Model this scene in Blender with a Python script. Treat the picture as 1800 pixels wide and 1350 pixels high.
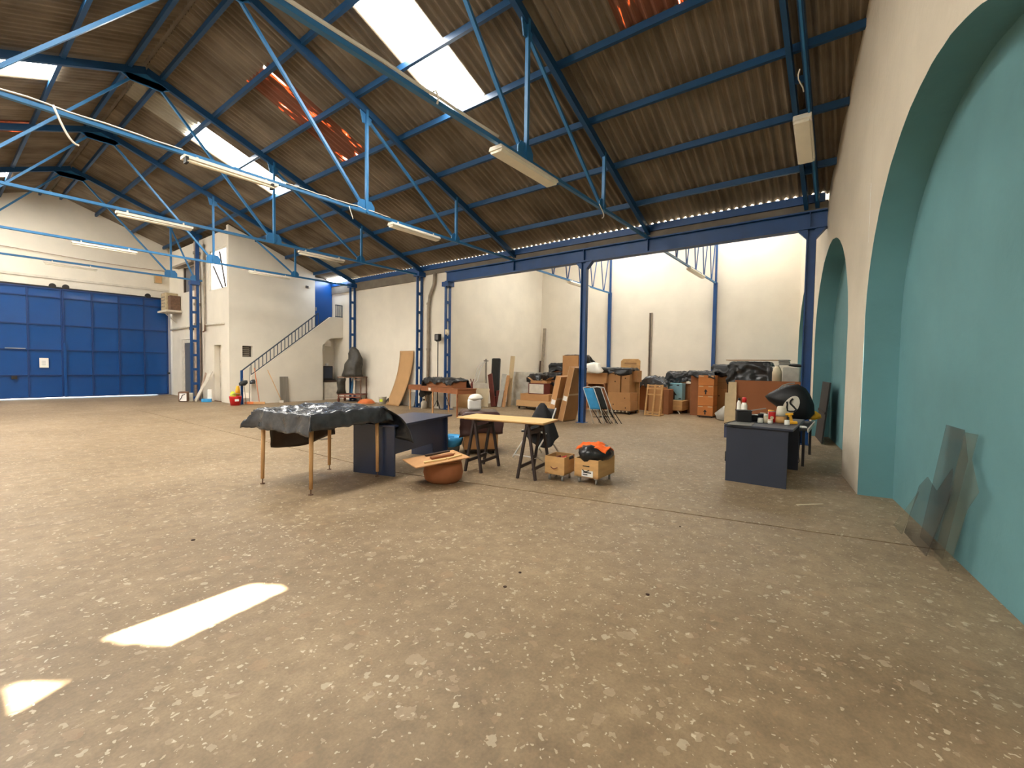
import bpy, bmesh, math, random
from mathutils import Vector, Matrix, noise
random.seed(7)
for o in list(bpy.data.objects): bpy.data.objects.remove(o)
scene = bpy.context.scene
COL = scene.collection
# ------------------------------------------------------------------ camera
FPX, YAW, PITCH, ROLL = 791.53, 0.655, -0.0386, 0.0148
CAM = Vector((-11.626, -4.477, 1.599))
fw = Vector((math.cos(YAW)*math.cos(PITCH), math.sin(YAW)*math.cos(PITCH), math.sin(PITCH)))
rt = Vector((math.sin(YAW), -math.cos(YAW), 0)); up = rt.cross(fw)
c_, s_ = math.cos(ROLL), math.sin(ROLL)
rt2, up2 = c_*rt+s_*up, -s_*rt+c_*up
cd = bpy.data.cameras.new('camera'); cam = bpy.data.objects.new('camera', cd); COL.objects.link(cam)
cd.sensor_fit = 'HORIZONTAL'; cd.sensor_width = 36.0; cd.lens = FPX/1800*36.0; cd.clip_start = .05; cd.clip_end = 300
cam.matrix_world = Matrix(((rt2.x, up2.x, -fw.x, CAM.x), (rt2.y, up2.y, -fw.y, CAM.y), (rt2.z, up2.z, -fw.z, CAM.z), (0, 0, 0, 1)))
scene.camera = cam
# ------------------------------------------------------------------ light
SKYLIGHT = 34.0          # radiance of the daylit translucent roof panels, seen and added
SKYLIGHT_COL = (1.0, 0.955, 0.875, 1)
w = bpy.data.worlds.new('world'); scene.world = w; w.use_nodes = True
nt = w.node_tree; bg = nt.nodes['Background']
sky = nt.nodes.new('ShaderNodeTexSky'); sky.sky_type = 'NISHITA'; sky.sun_disc = False
sky.sun_elevation = math.radians(58); sky.sun_rotation = math.radians(200); sky.air_density = 1.4; sky.dust_density = 2.5
nt.links.new(sky.outputs[0], bg.inputs[0]); bg.inputs[1].default_value = 1.0
sd = bpy.data.lights.new('sun', 'SUN'); sd.energy = 90; sd.angle = math.radians(.55); sd.color = (1, .93, .82)
sun = bpy.data.objects.new('sun', sd); COL.objects.link(sun)
SUN = Vector((-.457, -.13, .90)).normalized()      # towards the sun
sun.rotation_euler = SUN.to_track_quat('Z', 'Y').to_euler(); sun.location = (-20, -8, 30)
vs = scene.view_settings
vs.view_transform = 'Standard'; vs.look = 'None'; vs.gamma = 1; vs.use_curve_mapping = False
vs.exposure = 0.34
# ------------------------------------------------------------------ helpers
def lin(c):
    return tuple(((x/255)/12.92 if x/255 <= .04045 else ((x/255+.055)/1.055)**2.4) for x in c)
MATS = {}
def mat(name, rgb, rough=.6, metal=0, var=.12, scale=6, bump=0, bscale=40, spec=.4, rnd=0, alpha=1, trans=0, stretch=None):
    if name in MATS: return MATS[name]
    m = bpy.data.materials.new(name); m.use_nodes = True; n = m.node_tree; b = n.nodes['Principled BSDF']; L = n.links
    col = lin(rgb)
    tc = n.nodes.new('ShaderNodeTexCoord'); src = tc.outputs['Object']
    if stretch:
        mp = n.nodes.new('ShaderNodeMapping'); mp.inputs['Scale'].default_value = stretch; L.new(src, mp.inputs[0]); src = mp.outputs[0]
    nz = n.nodes.new('ShaderNodeTexNoise'); nz.inputs['Scale'].default_value = scale; nz.inputs['Detail'].default_value = 5
    L.new(src, nz.inputs['Vector'])
    rp = n.nodes.new('ShaderNodeValToRGB')
    rp.color_ramp.elements[0].position = .3; rp.color_ramp.elements[1].position = .7
    rp.color_ramp.elements[0].color = (*[x*(1-var) for x in col], 1); rp.color_ramp.elements[1].color = (*[min(1, x*(1+var)) for x in col], 1)
    L.new(nz.outputs[0], rp.inputs[0]); out = rp.outputs[0]
    if rnd:
        oi = n.nodes.new('ShaderNodeObjectInfo'); mr = n.nodes.new('ShaderNodeMapRange')
        mr.inputs[3].default_value = 1-rnd; mr.inputs[4].default_value = 1+rnd
        L.new(oi.outputs['Random'], mr.inputs[0])
        mx = n.nodes.new('ShaderNodeVectorMath'); mx.operation = 'SCALE'; L.new(out, mx.inputs[0]); L.new(mr.outputs[0], mx.inputs['Scale']); out = mx.outputs[0]
    L.new(out, b.inputs['Base Color'])
    b.inputs['Roughness'].default_value = rough; b.inputs['Metallic'].default_value = metal
    b.inputs['Specular IOR Level'].default_value = spec; b.inputs['Alpha'].default_value = alpha
    b.inputs['Transmission Weight'].default_value = trans
    if bump:
        n2 = n.nodes.new('ShaderNodeTexNoise'); n2.inputs['Scale'].default_value = bscale; n2.inputs['Detail'].default_value = 4; L.new(src, n2.inputs['Vector'])
        bp = n.nodes.new('ShaderNodeBump'); bp.inputs['Strength'].default_value = bump; bp.inputs['Distance'].default_value = .02
        L.new(n2.outputs[0], bp.inputs['Height']); L.new(bp.outputs[0], b.inputs['Normal'])
    MATS[name] = m; return m
def emit(name, col, st):
    m = bpy.data.materials.new(name); m.use_nodes = True; n = m.node_tree; n.nodes.remove(n.nodes['Principled BSDF'])
    e = n.nodes.new('ShaderNodeEmission'); e.inputs[0].default_value = col; e.inputs[1].default_value = st
    n.links.new(e.outputs[0], n.nodes['Material Output'].inputs[0]); MATS[name] = m; return m

def rotz(a): return Matrix.Rotation(a, 3, 'Z')
class MB:
    def __init__(s): s.v = []; s.f = []
    def add(s, vs, fs):
        k = len(s.v); s.v += [Vector(q) for q in vs]; s.f += [tuple(i+k for i in f) for f in fs]; return s
    def box(s, c, d, R=None, rz=0):
        R = R or rotz(rz); c = Vector(c); h = Vector(d)/2
        p = [c+R@Vector((x*h.x, y*h.y, z*h.z)) for x in (-1, 1) for y in (-1, 1) for z in (-1, 1)]
        return s.add(p, [(0, 1, 3, 2), (4, 6, 7, 5), (0, 4, 5, 1), (2, 3, 7, 6), (0, 2, 6, 4), (1, 5, 7, 3)])
    def bb(s, x0, x1, y0, y1, z0, z1): return s.box(((x0+x1)/2, (y0+y1)/2, (z0+z1)/2), (abs(x1-x0), abs(y1-y0), abs(z1-z0)))
    def bar(s, p, q, w, h=None, ref=(0, 0, 1)):
        h = h or w; p = Vector(p); q = Vector(q); d = (q-p); l = d.length; d.normalize(); ref = Vector(ref)
        if abs(d.dot(ref)) > .98: ref = Vector((1, 0, 0))
        a = d.cross(ref).normalized(); b = a.cross(d)
        return s.box((p+q)/2, (l, w, h), Matrix((d, a, b)).transposed())
    def tube(s, pts, r, n=8, caps=True):
        pts = [Vector(q) for q in pts]; k = len(s.v); m = len(pts); prev = None
        rr = r if isinstance(r, (list, tuple)) else [r]*m
        for i, q in enumerate(pts):
            d = (pts[min(i+1, m-1)]-pts[max(i-1, 0)]).normalized()
            ref = prev if prev else (Vector((0, 0, 1)) if abs(d.z) < .9 else Vector((1, 0, 0)))
            a = (ref-d*ref.dot(d)).normalized(); prev = a; b = d.cross(a)
            s.v += [q+(a*math.cos(2*math.pi*j/n)+b*math.sin(2*math.pi*j/n))*rr[i] for j in range(n)]
        for i in range(m-1):
            for j in range(n):
                s.f.append((k+i*n+j, k+i*n+(j+1) % n, k+(i+1)*n+(j+1) % n, k+(i+1)*n+j))
        if caps: s.f.append(tuple(k+j for j in reversed(range(n)))); s.f.append(tuple(k+(m-1)*n+j for j in range(n)))
        return s
    def lathe(s, prof, c=(0, 0, 0), n=20, caps=True):
        k = len(s.v); c = Vector(c); m = len(prof)
        for r, z in prof: s.v += [c+Vector((r*math.cos(2*math.pi*j/n), r*math.sin(2*math.pi*j/n), z)) for j in range(n)]
        for i in range(m-1):
            for j in range(n): s.f.append((k+i*n+j, k+i*n+(j+1) % n, k+(i+1)*n+(j+1) % n, k+(i+1)*n+j))
        if caps: s.f.append(tuple(k+j for j in reversed(range(n)))); s.f.append(tuple(k+(m-1)*n+j for j in range(n)))
        return s
    def prism(s, poly, ext):
        poly = [Vector(q) for q in poly]; e = Vector(ext); n = len(poly)
        return s.add(poly+[q+e for q in poly], [tuple(reversed(range(n))), tuple(range(n, 2*n))]+[(i, (i+1) % n, n+(i+1) % n, n+i) for i in range(n)])
    def wheel(s, c, r, w, axis):
        a = Vector(axis).normalized(); c = Vector(c); return s.tube([c-a*w/2, c+a*w/2], r, 12)
    def grid(s, fn, nu, nv):
        k = len(s.v)
        for i in range(nu+1):
            for j in range(nv+1): s.v.append(Vector(fn(i/nu, j/nv)))
        for i in range(nu):
            for j in range(nv):
                a = k+i*(nv+1)+j; s.f.append((a, a+1, a+nv+2, a+nv+1))
        return s
    def loft(s, rings, n=16, nz=0, nsc=4, seed=0):
        k = len(s.v); m = len(rings)
        for i, (c, rx, ry, a) in enumerate(rings):
            c = Vector(c)
            for j in range(n):
                t = 2*math.pi*j/n; d = Vector((rx*math.cos(t), ry*math.sin(t), 0)); d.rotate(Matrix.Rotation(a, 3, 'Z')); q = c+d
                if nz: q += d.normalized()*nz*noise.noise(q*nsc+Vector((seed, 0, 0))) + Vector((0, 0, nz*.5*noise.noise(q*nsc+Vector((0, seed, 7)))))
                s.v.append(q)
        for i in range(m-1):
            for j in range(n): s.f.append((k+i*n+j, k+i*n+(j+1) % n, k+(i+1)*n+(j+1) % n, k+(i+1)*n+j))
        s.f.append(tuple(k+j for j in reversed(range(n)))); s.f.append(tuple(k+(m-1)*n+j for j in range(n)))
        return s
    def build(s, name, m, parent=None, smooth=False, bevel=0, solid=0, weld=False):
        if parent is not None: org = Vector(parent['_org'])
        else:
            xs = [q.x for q in s.v]; ys = [q.y for q in s.v]; zs = [q.z for q in s.v]
            org = Vector(((min(xs)+max(xs))/2, (min(ys)+max(ys))/2, min(zs)))
        me = bpy.data.meshes.new(name); me.from_pydata([tuple(q-org) for q in s.v], [], s.f); me.update()
        bm = bmesh.new(); bm.from_mesh(me)
        if weld: bmesh.ops.remove_doubles(bm, verts=bm.verts, dist=1e-4)
        bmesh.ops.recalc_face_normals(bm, faces=bm.faces); bm.to_mesh(me); bm.free()
        if m: me.materials.append(MATS[m] if isinstance(m, str) else m)
        if smooth: me.polygons.foreach_set('use_smooth', [True]*len(me.polygons))
        o = bpy.data.objects.new(name, me); COL.objects.link(o); o['_org'] = tuple(org); ALL.append(o)
        if parent is not None: o.parent = parent
        else: o.location = org
        if bevel:
            b = o.modifiers.new('bevel', 'BEVEL'); b.width = bevel; b.segments = 2; b.limit_method = 'ANGLE'
        if solid:
            b = o.modifiers.new('solid', 'SOLIDIFY'); b.thickness = solid
        return o
ALL = []
def tag(o, label, cat, group=None):
    o['label'] = label; o['category'] = cat
    if group: o['group'] = group
    return o
def thing(name, label, cat, loc, group=None):
    o = bpy.data.objects.new(name, None); COL.objects.link(o); o.location = loc; o['_org'] = tuple(loc); o.empty_display_size = .1; ALL.append(o)
    return tag(o, label, cat, group)
def struct(o): o['kind'] = 'structure'; return o
def empty(name, loc=(0, 0, 0)):
    o = bpy.data.objects.new(name, None); COL.objects.link(o); o.location = loc; o['_org'] = tuple(loc); ALL.append(o); return o
def holed(u0, u1, z0, z1, holes):
    us = sorted({u0, u1, *[h[0] for h in holes], *[h[1] for h in holes]}); zs = sorted({z0, z1, *[h[2] for h in holes], *[h[3] for h in holes]})
    out = []
    for a, b in zip(us, us[1:]):
        for c, d in zip(zs, zs[1:]):
            m = ((a+b)/2, (c+d)/2)
            if not any(h[0] < m[0] < h[1] and h[2] < m[1] < h[3] for h in holes): out.append((a, b, c, d))
    return out
def nv(x, y, z, s=0): return noise.noise(Vector((x+s*3.1, y-s*1.7, z+s)))
def drape(mb, c, lx, ly, rz, hang, wr=.012, seed=0, res=.05, flare=.12, rag=.3, lump=None, ripple=1.):
    """film over a flat top of size lx x ly at height c.z, hanging down by hang = (-x, +x, -y, +y)"""
    c = Vector(c); R = rotz(rz); h0, h1, h2, h3 = hang
    U0, U1, V0, V1 = -lx/2-h0, lx/2+h1, -ly/2-h2, ly/2+h3
    nu = max(6, int((U1-U0)/res)); nw = max(6, int((V1-V0)/res))
    def fn(a, b):
        u = U0+(U1-U0)*a; v = V0+(V1-V0)*b
        cu = max(-lx/2, min(lx/2, u)); cv = max(-ly/2, min(ly/2, v)); ou = u-cu; ov = v-cv
        ju = 1+rag*nv(v*2.3, seed, 0, seed); jv = 1+rag*nv(u*2.3, 5, seed, seed)
        au, av = abs(ou)*ju, abs(ov)*jv
        drop = max(av, au) if (au > 0 and av > 0) else au+av
        rip = ripple*.11*nv(u*5.5+1.3*seed, v*5.5, .4, seed)*min(1, drop/.25)+.03*nv(u*5, v*5, 1, seed)*min(1, drop/.1)
        x = cu+(math.copysign(au*flare+rip+.012, ou) if au > 0 else 0); y = cv+(math.copysign(av*flare+rip+.012, ov) if av > 0 else 0)
        if au > 0 and av > 0: k = min(au, av)*.45; x += math.copysign(k, ou); y += math.copysign(k, ov)
        z = -drop + wr*(nv(u*7, v*7, 0, seed)+.6*nv(u*17, v*15, 3, seed)+.5)
        if lump: z += lump(cu, cv)*max(0, 1-drop/.3)
        q = R@Vector((x, y, z)); return c+q
    return mb.grid(fn, nu, nw)
# ------------------------------------------------------------------ materials
mat('plaster', (222, 214, 198), .85, var=.05, scale=1.3, bump=.12, bscale=14)
mat('plaster_arch', (214, 204, 184), .85, var=.06, scale=1.1, bump=.35, bscale=10)
mat('teal', (100, 146, 150), .75, var=.10, scale=.9, bump=.25, bscale=9)
mat('cement', (122, 112, 98), .9, var=.2, scale=2.0, bump=.2, bscale=30)
mat('roof_pale', (158, 152, 136), .9, var=.08, scale=2)
mat('cement_band', (112, 104, 92), .9, var=.15, scale=3)
mat('steel', (40, 106, 154), .45, var=.10, scale=3, spec=.5)
mat('steel_roof', (18, 64, 102), .5, var=.1, scale=3)
mat('steel_dark', (2, 62, 118), .45, var=.10, scale=3, spec=.5)
mat('gate_rail', (6, 48, 104), .4, var=.06, spec=.5)
mat('gate_blue', (0, 66, 130), .28, var=.06, scale=1.5, bump=.05, bscale=3, spec=.6)
mat('rail_grey', (58, 70, 84), .5)
mat('dark_iron', (38, 34, 32), .6)
mat('lamp_white', (226, 220, 204), .5, var=.04)
mat('lamp_diff', (232, 226, 206), .35, var=.03)
mat('cable_white', (225, 220, 208), .6, var=.03)
mat('cable_black', (25, 24, 23), .6)
mat('pipe_brown', (176, 152, 132), .8, var=.18, scale=8)
mat('pipe_grey', (150, 138, 122), .8, var=.2)
mat('navy', (44, 58, 88), .28, var=.05, scale=3, spec=.7)
mat('navy_dark', (50, 56, 70), .5, var=.05, scale=3, spec=.4)
mat('pine', (216, 172, 120), .6, var=.10, scale=9, stretch=(1, 1, .08))
mat('ply', (222, 186, 128), .55, var=.08, scale=7, stretch=(.12, 1, 1))
mat('ply_warm', (196, 148, 100), .6, var=.12, scale=6, stretch=(.2, 1, 1))
mat('ply_edge', (170, 128, 84), .7, var=.1)
mat('crate_wood', (204, 160, 104), .6, var=.14, scale=5, stretch=(.2, 1, 2.5), rnd=.05)
mat('brown_wood', (140, 86, 52), .6, var=.15, scale=6, stretch=(.2, 1, 1))
mat('dark_wood', (62, 46, 36), .6, var=.12)
mat('cardboard', (178, 132, 86), .8, var=.06, scale=4, rnd=.12)
mat('cardboard_dark', (150, 98, 62), .8, var=.06, scale=4, rnd=.08)
mat('cardboard_pale', (198, 158, 110), .8, var=.06, scale=4)
mat('cardboard_orange', (196, 124, 66), .8, var=.06, scale=4, rnd=.05)
mat('tape', (204, 176, 136), .3, var=.04)
mat('paper', (236, 234, 228), .7, var=.03)
mat('black_film', (30, 31, 33), .28, var=.2, scale=12, bump=.5, bscale=9, spec=.5)
mat('grey_film', (58, 62, 68), .22, var=.25, scale=9, bump=.6, bscale=10, spec=.7)
mat('clear_film', (196, 194, 184), .25, var=.12, scale=5, bump=.5, bscale=8, alpha=.72)
mat('brown_film', (62, 50, 40), .35, var=.2, scale=7, bump=.4, bscale=8)
mat('maroon_film', (70, 46, 44), .3, var=.15, scale=8, bump=.3, bscale=8)
mat('maroon', (104, 50, 42), .6)
mat('black', (26, 26, 27), .5, var=.1)
mat('black_bag', (24, 24, 25), .5, var=.15, scale=8, bump=.3, bscale=7, spec=.35)
mat('black_cloth', (36, 36, 38), .9, var=.15, scale=10)
mat('trestle', (52, 42, 40), .6)
mat('white_metal', (216, 212, 204), .4)
mat('chrome', (180, 176, 168), .3, metal=.8)
mat('rubber', (34, 32, 31), .8)
mat('wheel_grey', (150, 146, 140), .5)
mat('white_plastic', (232, 228, 216), .4, var=.03)
mat('cream_plastic', (214, 200, 170), .45, var=.05)
mat('red_plastic', (196, 34, 34), .35)
mat('orange_cloth', (240, 104, 30), .8, var=.12, scale=14)
mat('orange_plastic', (214, 116, 60), .5)
mat('blue_plastic', (60, 150, 205), .35, var=.15, bump=.4, bscale=12)
mat('blue_fabric', (50, 120, 172), .8, var=.2, scale=10)
mat('light_blue', (128, 172, 186), .6, var=.06)
mat('yellow_plastic', (226, 166, 34), .45)
mat('yellow_green', (206, 220, 70), .5)
mat('grey_door', (92, 94, 98), .6, var=.06)
mat('grey_metal', (142, 136, 126), .4, metal=.4, var=.15, stretch=(3, 3, .15))
mat('grey_plastic', (138, 136, 130), .6)
mat('grey_glass', (112, 110, 112), .5, var=.05)
mat('frame_dark', (70, 60, 52), .6)
mat('dusty_iron', (110, 84, 66), .8, var=.25, scale=9)
mat('rust_iron', (120, 72, 56), .85, var=.25, scale=9)
mat('dark_cover', (58, 54, 46), .5, var=.3, scale=6, bump=.6, bscale=8)
mat('brown_board', (150, 92, 54), .7, var=.05, scale=2)
mat('terracotta', (158, 98, 62), .7, var=.08)
mat('hardboard', (182, 142, 96), .7, var=.06, scale=3)
mat('beige_board', (206, 184, 146), .7, var=.08)
mat('slate_board', (46, 48, 48), .6)
mat('box_beige', (186, 168, 134), .6, var=.2, scale=9)
mat('white_dirty', (208, 200, 184), .8, var=.12, scale=5)
mat('jug', (222, 214, 192), .35, var=.05, alpha=.85)
mat('jug_liquid', (186, 140, 84), .35, var=.05)
mat('ghost_smoked', (74, 70, 64), .15, var=.3, scale=2.5, alpha=.27, spec=.6)
mat('ghost_pale', (120, 118, 96), .12, var=.2, scale=2.5, alpha=.2, spec=.6)
mat('ground', (190, 184, 172), .9)
mat('grit', (58, 40, 30), .9)
emit('skylight', SKYLIGHT_COL, SKYLIGHT)
emit('skylight_annex', SKYLIGHT_COL, SKYLIGHT*.62)
emit('eave_gap_glow', (.72, .84, 1.0, 1), SKYLIGHT*.55)
emit('lit_pane', (1.0, .98, .97, 1), 2.2)

def floor_mat():
    m = bpy.data.materials.new('terrazzo'); m.use_nodes = True; n = m.node_tree; L = n.links; b = n.nodes['Principled BSDF']
    tc = n.nodes.new('ShaderNodeTexCoord'); src = tc.outputs['Object']
    def ns(s, d=5, r=.55):
        k = n.nodes.new('ShaderNodeTexNoise'); k.inputs['Scale'].default_value = s; k.inputs['Detail'].default_value = d; k.inputs['Roughness'].default_value = r; L.new(src, k.inputs['Vector']); return k.outputs[0]
    def ramp(i, a, ca, z, cz):
        k = n.nodes.new('ShaderNodeValToRGB'); k.color_ramp.elements[0].position = a; k.color_ramp.elements[1].position = z
        k.color_ramp.elements[0].color = (*ca, 1); k.color_ramp.elements[1].color = (*cz, 1); L.new(i, k.inputs[0]); return k.outputs[0]
    def mix(f, a, c, t='MIX'):
        k = n.nodes.new('ShaderNodeMix'); k.data_type = 'RGBA'; k.blend_type = t
        if isinstance(f, float): k.inputs['Factor'].default_value = f
        else: L.new(f, k.inputs['Factor'])
        L.new(a, k.inputs[6])
        if isinstance(c, tuple): k.inputs[7].default_value = (*c, 1)
        else: L.new(c, k.inputs[7])
        return k.outputs[2]
    base = ramp(ns(.55, 6), .32, lin((131, 111, 85)), .68, lin((155, 134, 106)))
    mott = ramp(ns(7, 6, .65), .3, (.72, .70, .68), .7, (1.12, 1.12, 1.1)); c = mix(1.0, base, mott, 'MULTIPLY')
    fine = ramp(ns(60, 3, .6), .3, (.86, .86, .86), .7, (1.08, 1.08, 1.08)); c = mix(1.0, c, fine, 'MULTIPLY')
    # distort coordinates so chips are irregular shards
    dn = n.nodes.new('ShaderNodeTexNoise'); dn.inputs['Scale'].default_value = 20; L.new(src, dn.inputs['Vector'])
    dv = n.nodes.new('ShaderNodeMix'); dv.data_type = 'VECTOR'; dv.inputs['Factor'].default_value = .075; L.new(src, dv.inputs[4]); L.new(dn.outputs[1], dv.inputs[5])
    for sc, th, fa, cols in ((8, .30, .35, ((160, 128, 96), (186, 166, 140))), (13, .27, .5, ((206, 192, 166), (166, 138, 108))), (27, .27, .6, ((216, 202, 174), (134, 106, 80))), (19, .26, .45, ((120, 96, 76), (200, 182, 154))), (34, .22, .6, ((226, 214, 190), (206, 186, 156)))):
        vo = n.nodes.new('ShaderNodeTexVoronoi'); vo.inputs['Scale'].default_value = sc; vo.inputs['Randomness'].default_value = 1
        L.new(dv.outputs[1], vo.inputs['Vector'])
        sp = n.nodes.new('ShaderNodeSeparateColor'); L.new(vo.outputs['Color'], sp.inputs[0])
        md = n.nodes.new('ShaderNodeMath'); md.operation = 'MULTIPLY'; md.inputs[1].default_value = th*2.6; L.new(sp.outputs[0], md.inputs[0])
        pw = n.nodes.new('ShaderNodeMath'); pw.operation = 'SUBTRACT'; pw.inputs[1].default_value = th*1.3; L.new(md.outputs[0], pw.inputs[0])
        lt = n.nodes.new('ShaderNodeMath'); lt.operation = 'LESS_THAN'; L.new(vo.outputs['Distance'], lt.inputs[0]); L.new(pw.outputs[0], lt.inputs[1])
        fm = n.nodes.new('ShaderNodeMath'); fm.operation = 'MULTIPLY'; fm.inputs[1].default_value = fa*.85; L.new(lt.outputs[0], fm.inputs[0])
        cc = ramp(sp.outputs[1], .35, lin(cols[0]), .9, lin(cols[1])); c = mix(fm.outputs[0], c, cc)
    L.new(c, b.inputs['Base Color'])
    rr = n.nodes.new('ShaderNodeMapRange'); rr.inputs[3].default_value = .42; rr.inputs[4].default_value = .62; L.new(ns(3), rr.inputs[0]); L.new(rr.outputs[0], b.inputs['Roughness'])
    b.inputs['Specular IOR Level'].default_value = .35
    bp = n.nodes.new('ShaderNodeBump'); bp.inputs['Strength'].default_value = .12; bp.inputs['Distance'].default_value = .01; L.new(ns(25), bp.inputs['Height']); L.new(bp.outputs[0], b.inputs['Normal'])
    MATS['terrazzo'] = m
floor_mat()
def roof_mat():
    m = bpy.data.materials.new('roof_cement'); m.use_nodes = True; n = m.node_tree; L = n.links; b = n.nodes['Principled BSDF']
    tc = n.nodes.new('ShaderNodeTexCoord'); oi = n.nodes.new('ShaderNodeObjectInfo')
    ad = n.nodes.new('ShaderNodeVectorMath'); ad.operation = 'ADD'; L.new(tc.outputs['Object'], ad.inputs[0]); L.new(oi.outputs['Location'], ad.inputs[1])
    def ns(s, vec, d=6):
        k = n.nodes.new('ShaderNodeTexNoise'); k.inputs['Scale'].default_value = s; k.inputs['Detail'].default_value = d; L.new(vec, k.inputs['Vector']); return k.outputs[0]
    mp = n.nodes.new('ShaderNodeMapping'); mp.inputs['Scale'].default_value = (.25, 3.5, .25); L.new(ad.outputs[0], mp.inputs[0])
    r1 = n.nodes.new('ShaderNodeValToRGB'); r1.color_ramp.elements[0].position = .3; r1.color_ramp.elements[1].position = .7
    r1.color_ramp.elements[0].color = (*lin((106, 95, 80)), 1); r1.color_ramp.elements[1].color = (*lin((138, 126, 109)), 1); L.new(ns(1.2, ad.outputs[0]), r1.inputs[0])
    r2 = n.nodes.new('ShaderNodeValToRGB'); r2.color_ramp.elements[0].position = .3; r2.color_ramp.elements[1].position = .75
    r2.color_ramp.elements[0].color = (.72, .7, .68, 1); r2.color_ramp.elements[1].color = (1.1, 1.1, 1.1, 1); L.new(ns(2.2, mp.outputs[0]), r2.inputs[0])
    mx = n.nodes.new('ShaderNodeMix'); mx.data_type = 'RGBA'; mx.blend_type = 'MULTIPLY'; mx.inputs['Factor'].default_value = 1; L.new(r1.outputs[0], mx.inputs[6]); L.new(r2.outputs[0], mx.inputs[7])
    mr = n.nodes.new('ShaderNodeMapRange'); mr.inputs[3].default_value = .86; mr.inputs[4].default_value = 1.14; L.new(oi.outputs['Random'], mr.inputs[0])
    sc = n.nodes.new('ShaderNodeVectorMath'); sc.operation = 'SCALE'; L.new(mx.outputs[2], sc.inputs[0]); L.new(mr.outputs[0], sc.inputs['Scale'])
    L.new(sc.outputs[0], b.inputs['Base Color']); b.inputs['Roughness'].default_value = .9; b.inputs['Specular IOR Level'].default_value = .2
    MATS['roof_cement'] = m
    # old painted translucent panel, paint flaked off in streaks so daylight shows
    m = bpy.data.materials.new('flaked_panel'); m.use_nodes = True; n = m.node_tree; L = n.links; b = n.nodes['Principled BSDF']
    tc = n.nodes.new('ShaderNodeTexCoord'); oi = n.nodes.new('ShaderNodeObjectInfo')
    ad = n.nodes.new('ShaderNodeVectorMath'); ad.operation = 'ADD'; L.new(tc.outputs['Object'], ad.inputs[0]); L.new(oi.outputs['Location'], ad.inputs[1])
    mp = n.nodes.new('ShaderNodeMapping'); mp.inputs['Scale'].default_value = (.9, 6.5, .9); L.new(ad.outputs[0], mp.inputs[0])
    nz = n.nodes.new('ShaderNodeTexNoise'); nz.inputs['Scale'].default_value = 1.6; nz.inputs['Detail'].default_value = 5; L.new(mp.outputs[0], nz.inputs['Vector'])
    r = n.nodes.new('ShaderNodeValToRGB'); e = r.color_ramp.elements; e[0].position = .585; e[0].color = (0, 0, 0, 1); e[1].position = .69; e[1].color = (1, .9, .75, 1)
    k = e.new(.635); k.color = (.5, .06, .01, 1); L.new(nz.outputs[0], r.inputs[0])
    b.inputs['Base Color'].default_value = (*lin((120, 74, 54)), 1); b.inputs['Roughness'].default_value = .8
    L.new(r.outputs[0], b.inputs['Emission Color']); b.inputs['Emission Strength'].default_value = SKYLIGHT*.12
    MATS['flaked_panel'] = m
roof_mat()

# ------------------------------------------------------------------ setting: ground, floor, walls
SL, HE, RX, RZ = .374, 5.174, -8.382, 8.308
def zr(x): return HE-SL*x if x > RX else RZ+SL*(x-RX)
YG, WK = 21.95, .155
WU = Vector((1, WK, 0)).normalized(); WN = Vector((-WU.y, WU.x, 0)); WP = Vector((-3.03, -4.33, 0))
def wallp(s, z, d=0): return WP+WU*s-WN*d+Vector((0, 0, z))
def wally(x): return -4.33+WK*(x+3.03)
struct(MB().bb(-60, 60, -60, 70, -.4, -.06).build('ground', 'ground'))
fl = empty('floor'); struct(fl)
# two pours with a cracked joint between them
J0, J1 = Vector((-7.62, 2.0, 0)), Vector((-5.9, -5.9, 0))
def jx(y): return J0.x+(J1.x-J0.x)*(J0.y-y)/(J0.y-J1.y)
MB().bb(-17, 8.3, -8, 22.3, -.055, -.012).build('screed', 'dark_iron', fl)
jd = [(jx(y)+.012*nv(y*3, 0, 0), y) for y in [1.2-.2*i for i in range(36)]]
MB().prism([(-17, -8, -.02)]+[(-17, 22.3, -.02), (jd[0][0]-.0, 22.3, -.02)]+[(x-.014-.006*nv(y*9, 1, 0), y, -.02) for x, y in jd]+[(jd[-1][0], -8, -.02)], (0, 0, .02)).build('slab', 'terrazzo', fl)
MB().prism([(jd[0][0]-.0, 22.3, -.02)]+[(8.3, 22.3, -.02), (8.3, -8, -.02), (jd[-1][0], -8, -.02)]+[(x+.014+.006*nv(y*11, 4, 0), y, -.02) for x, y in reversed(jd)], (0, 0, .02)).build('slab', 'terrazzo', fl)

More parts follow.
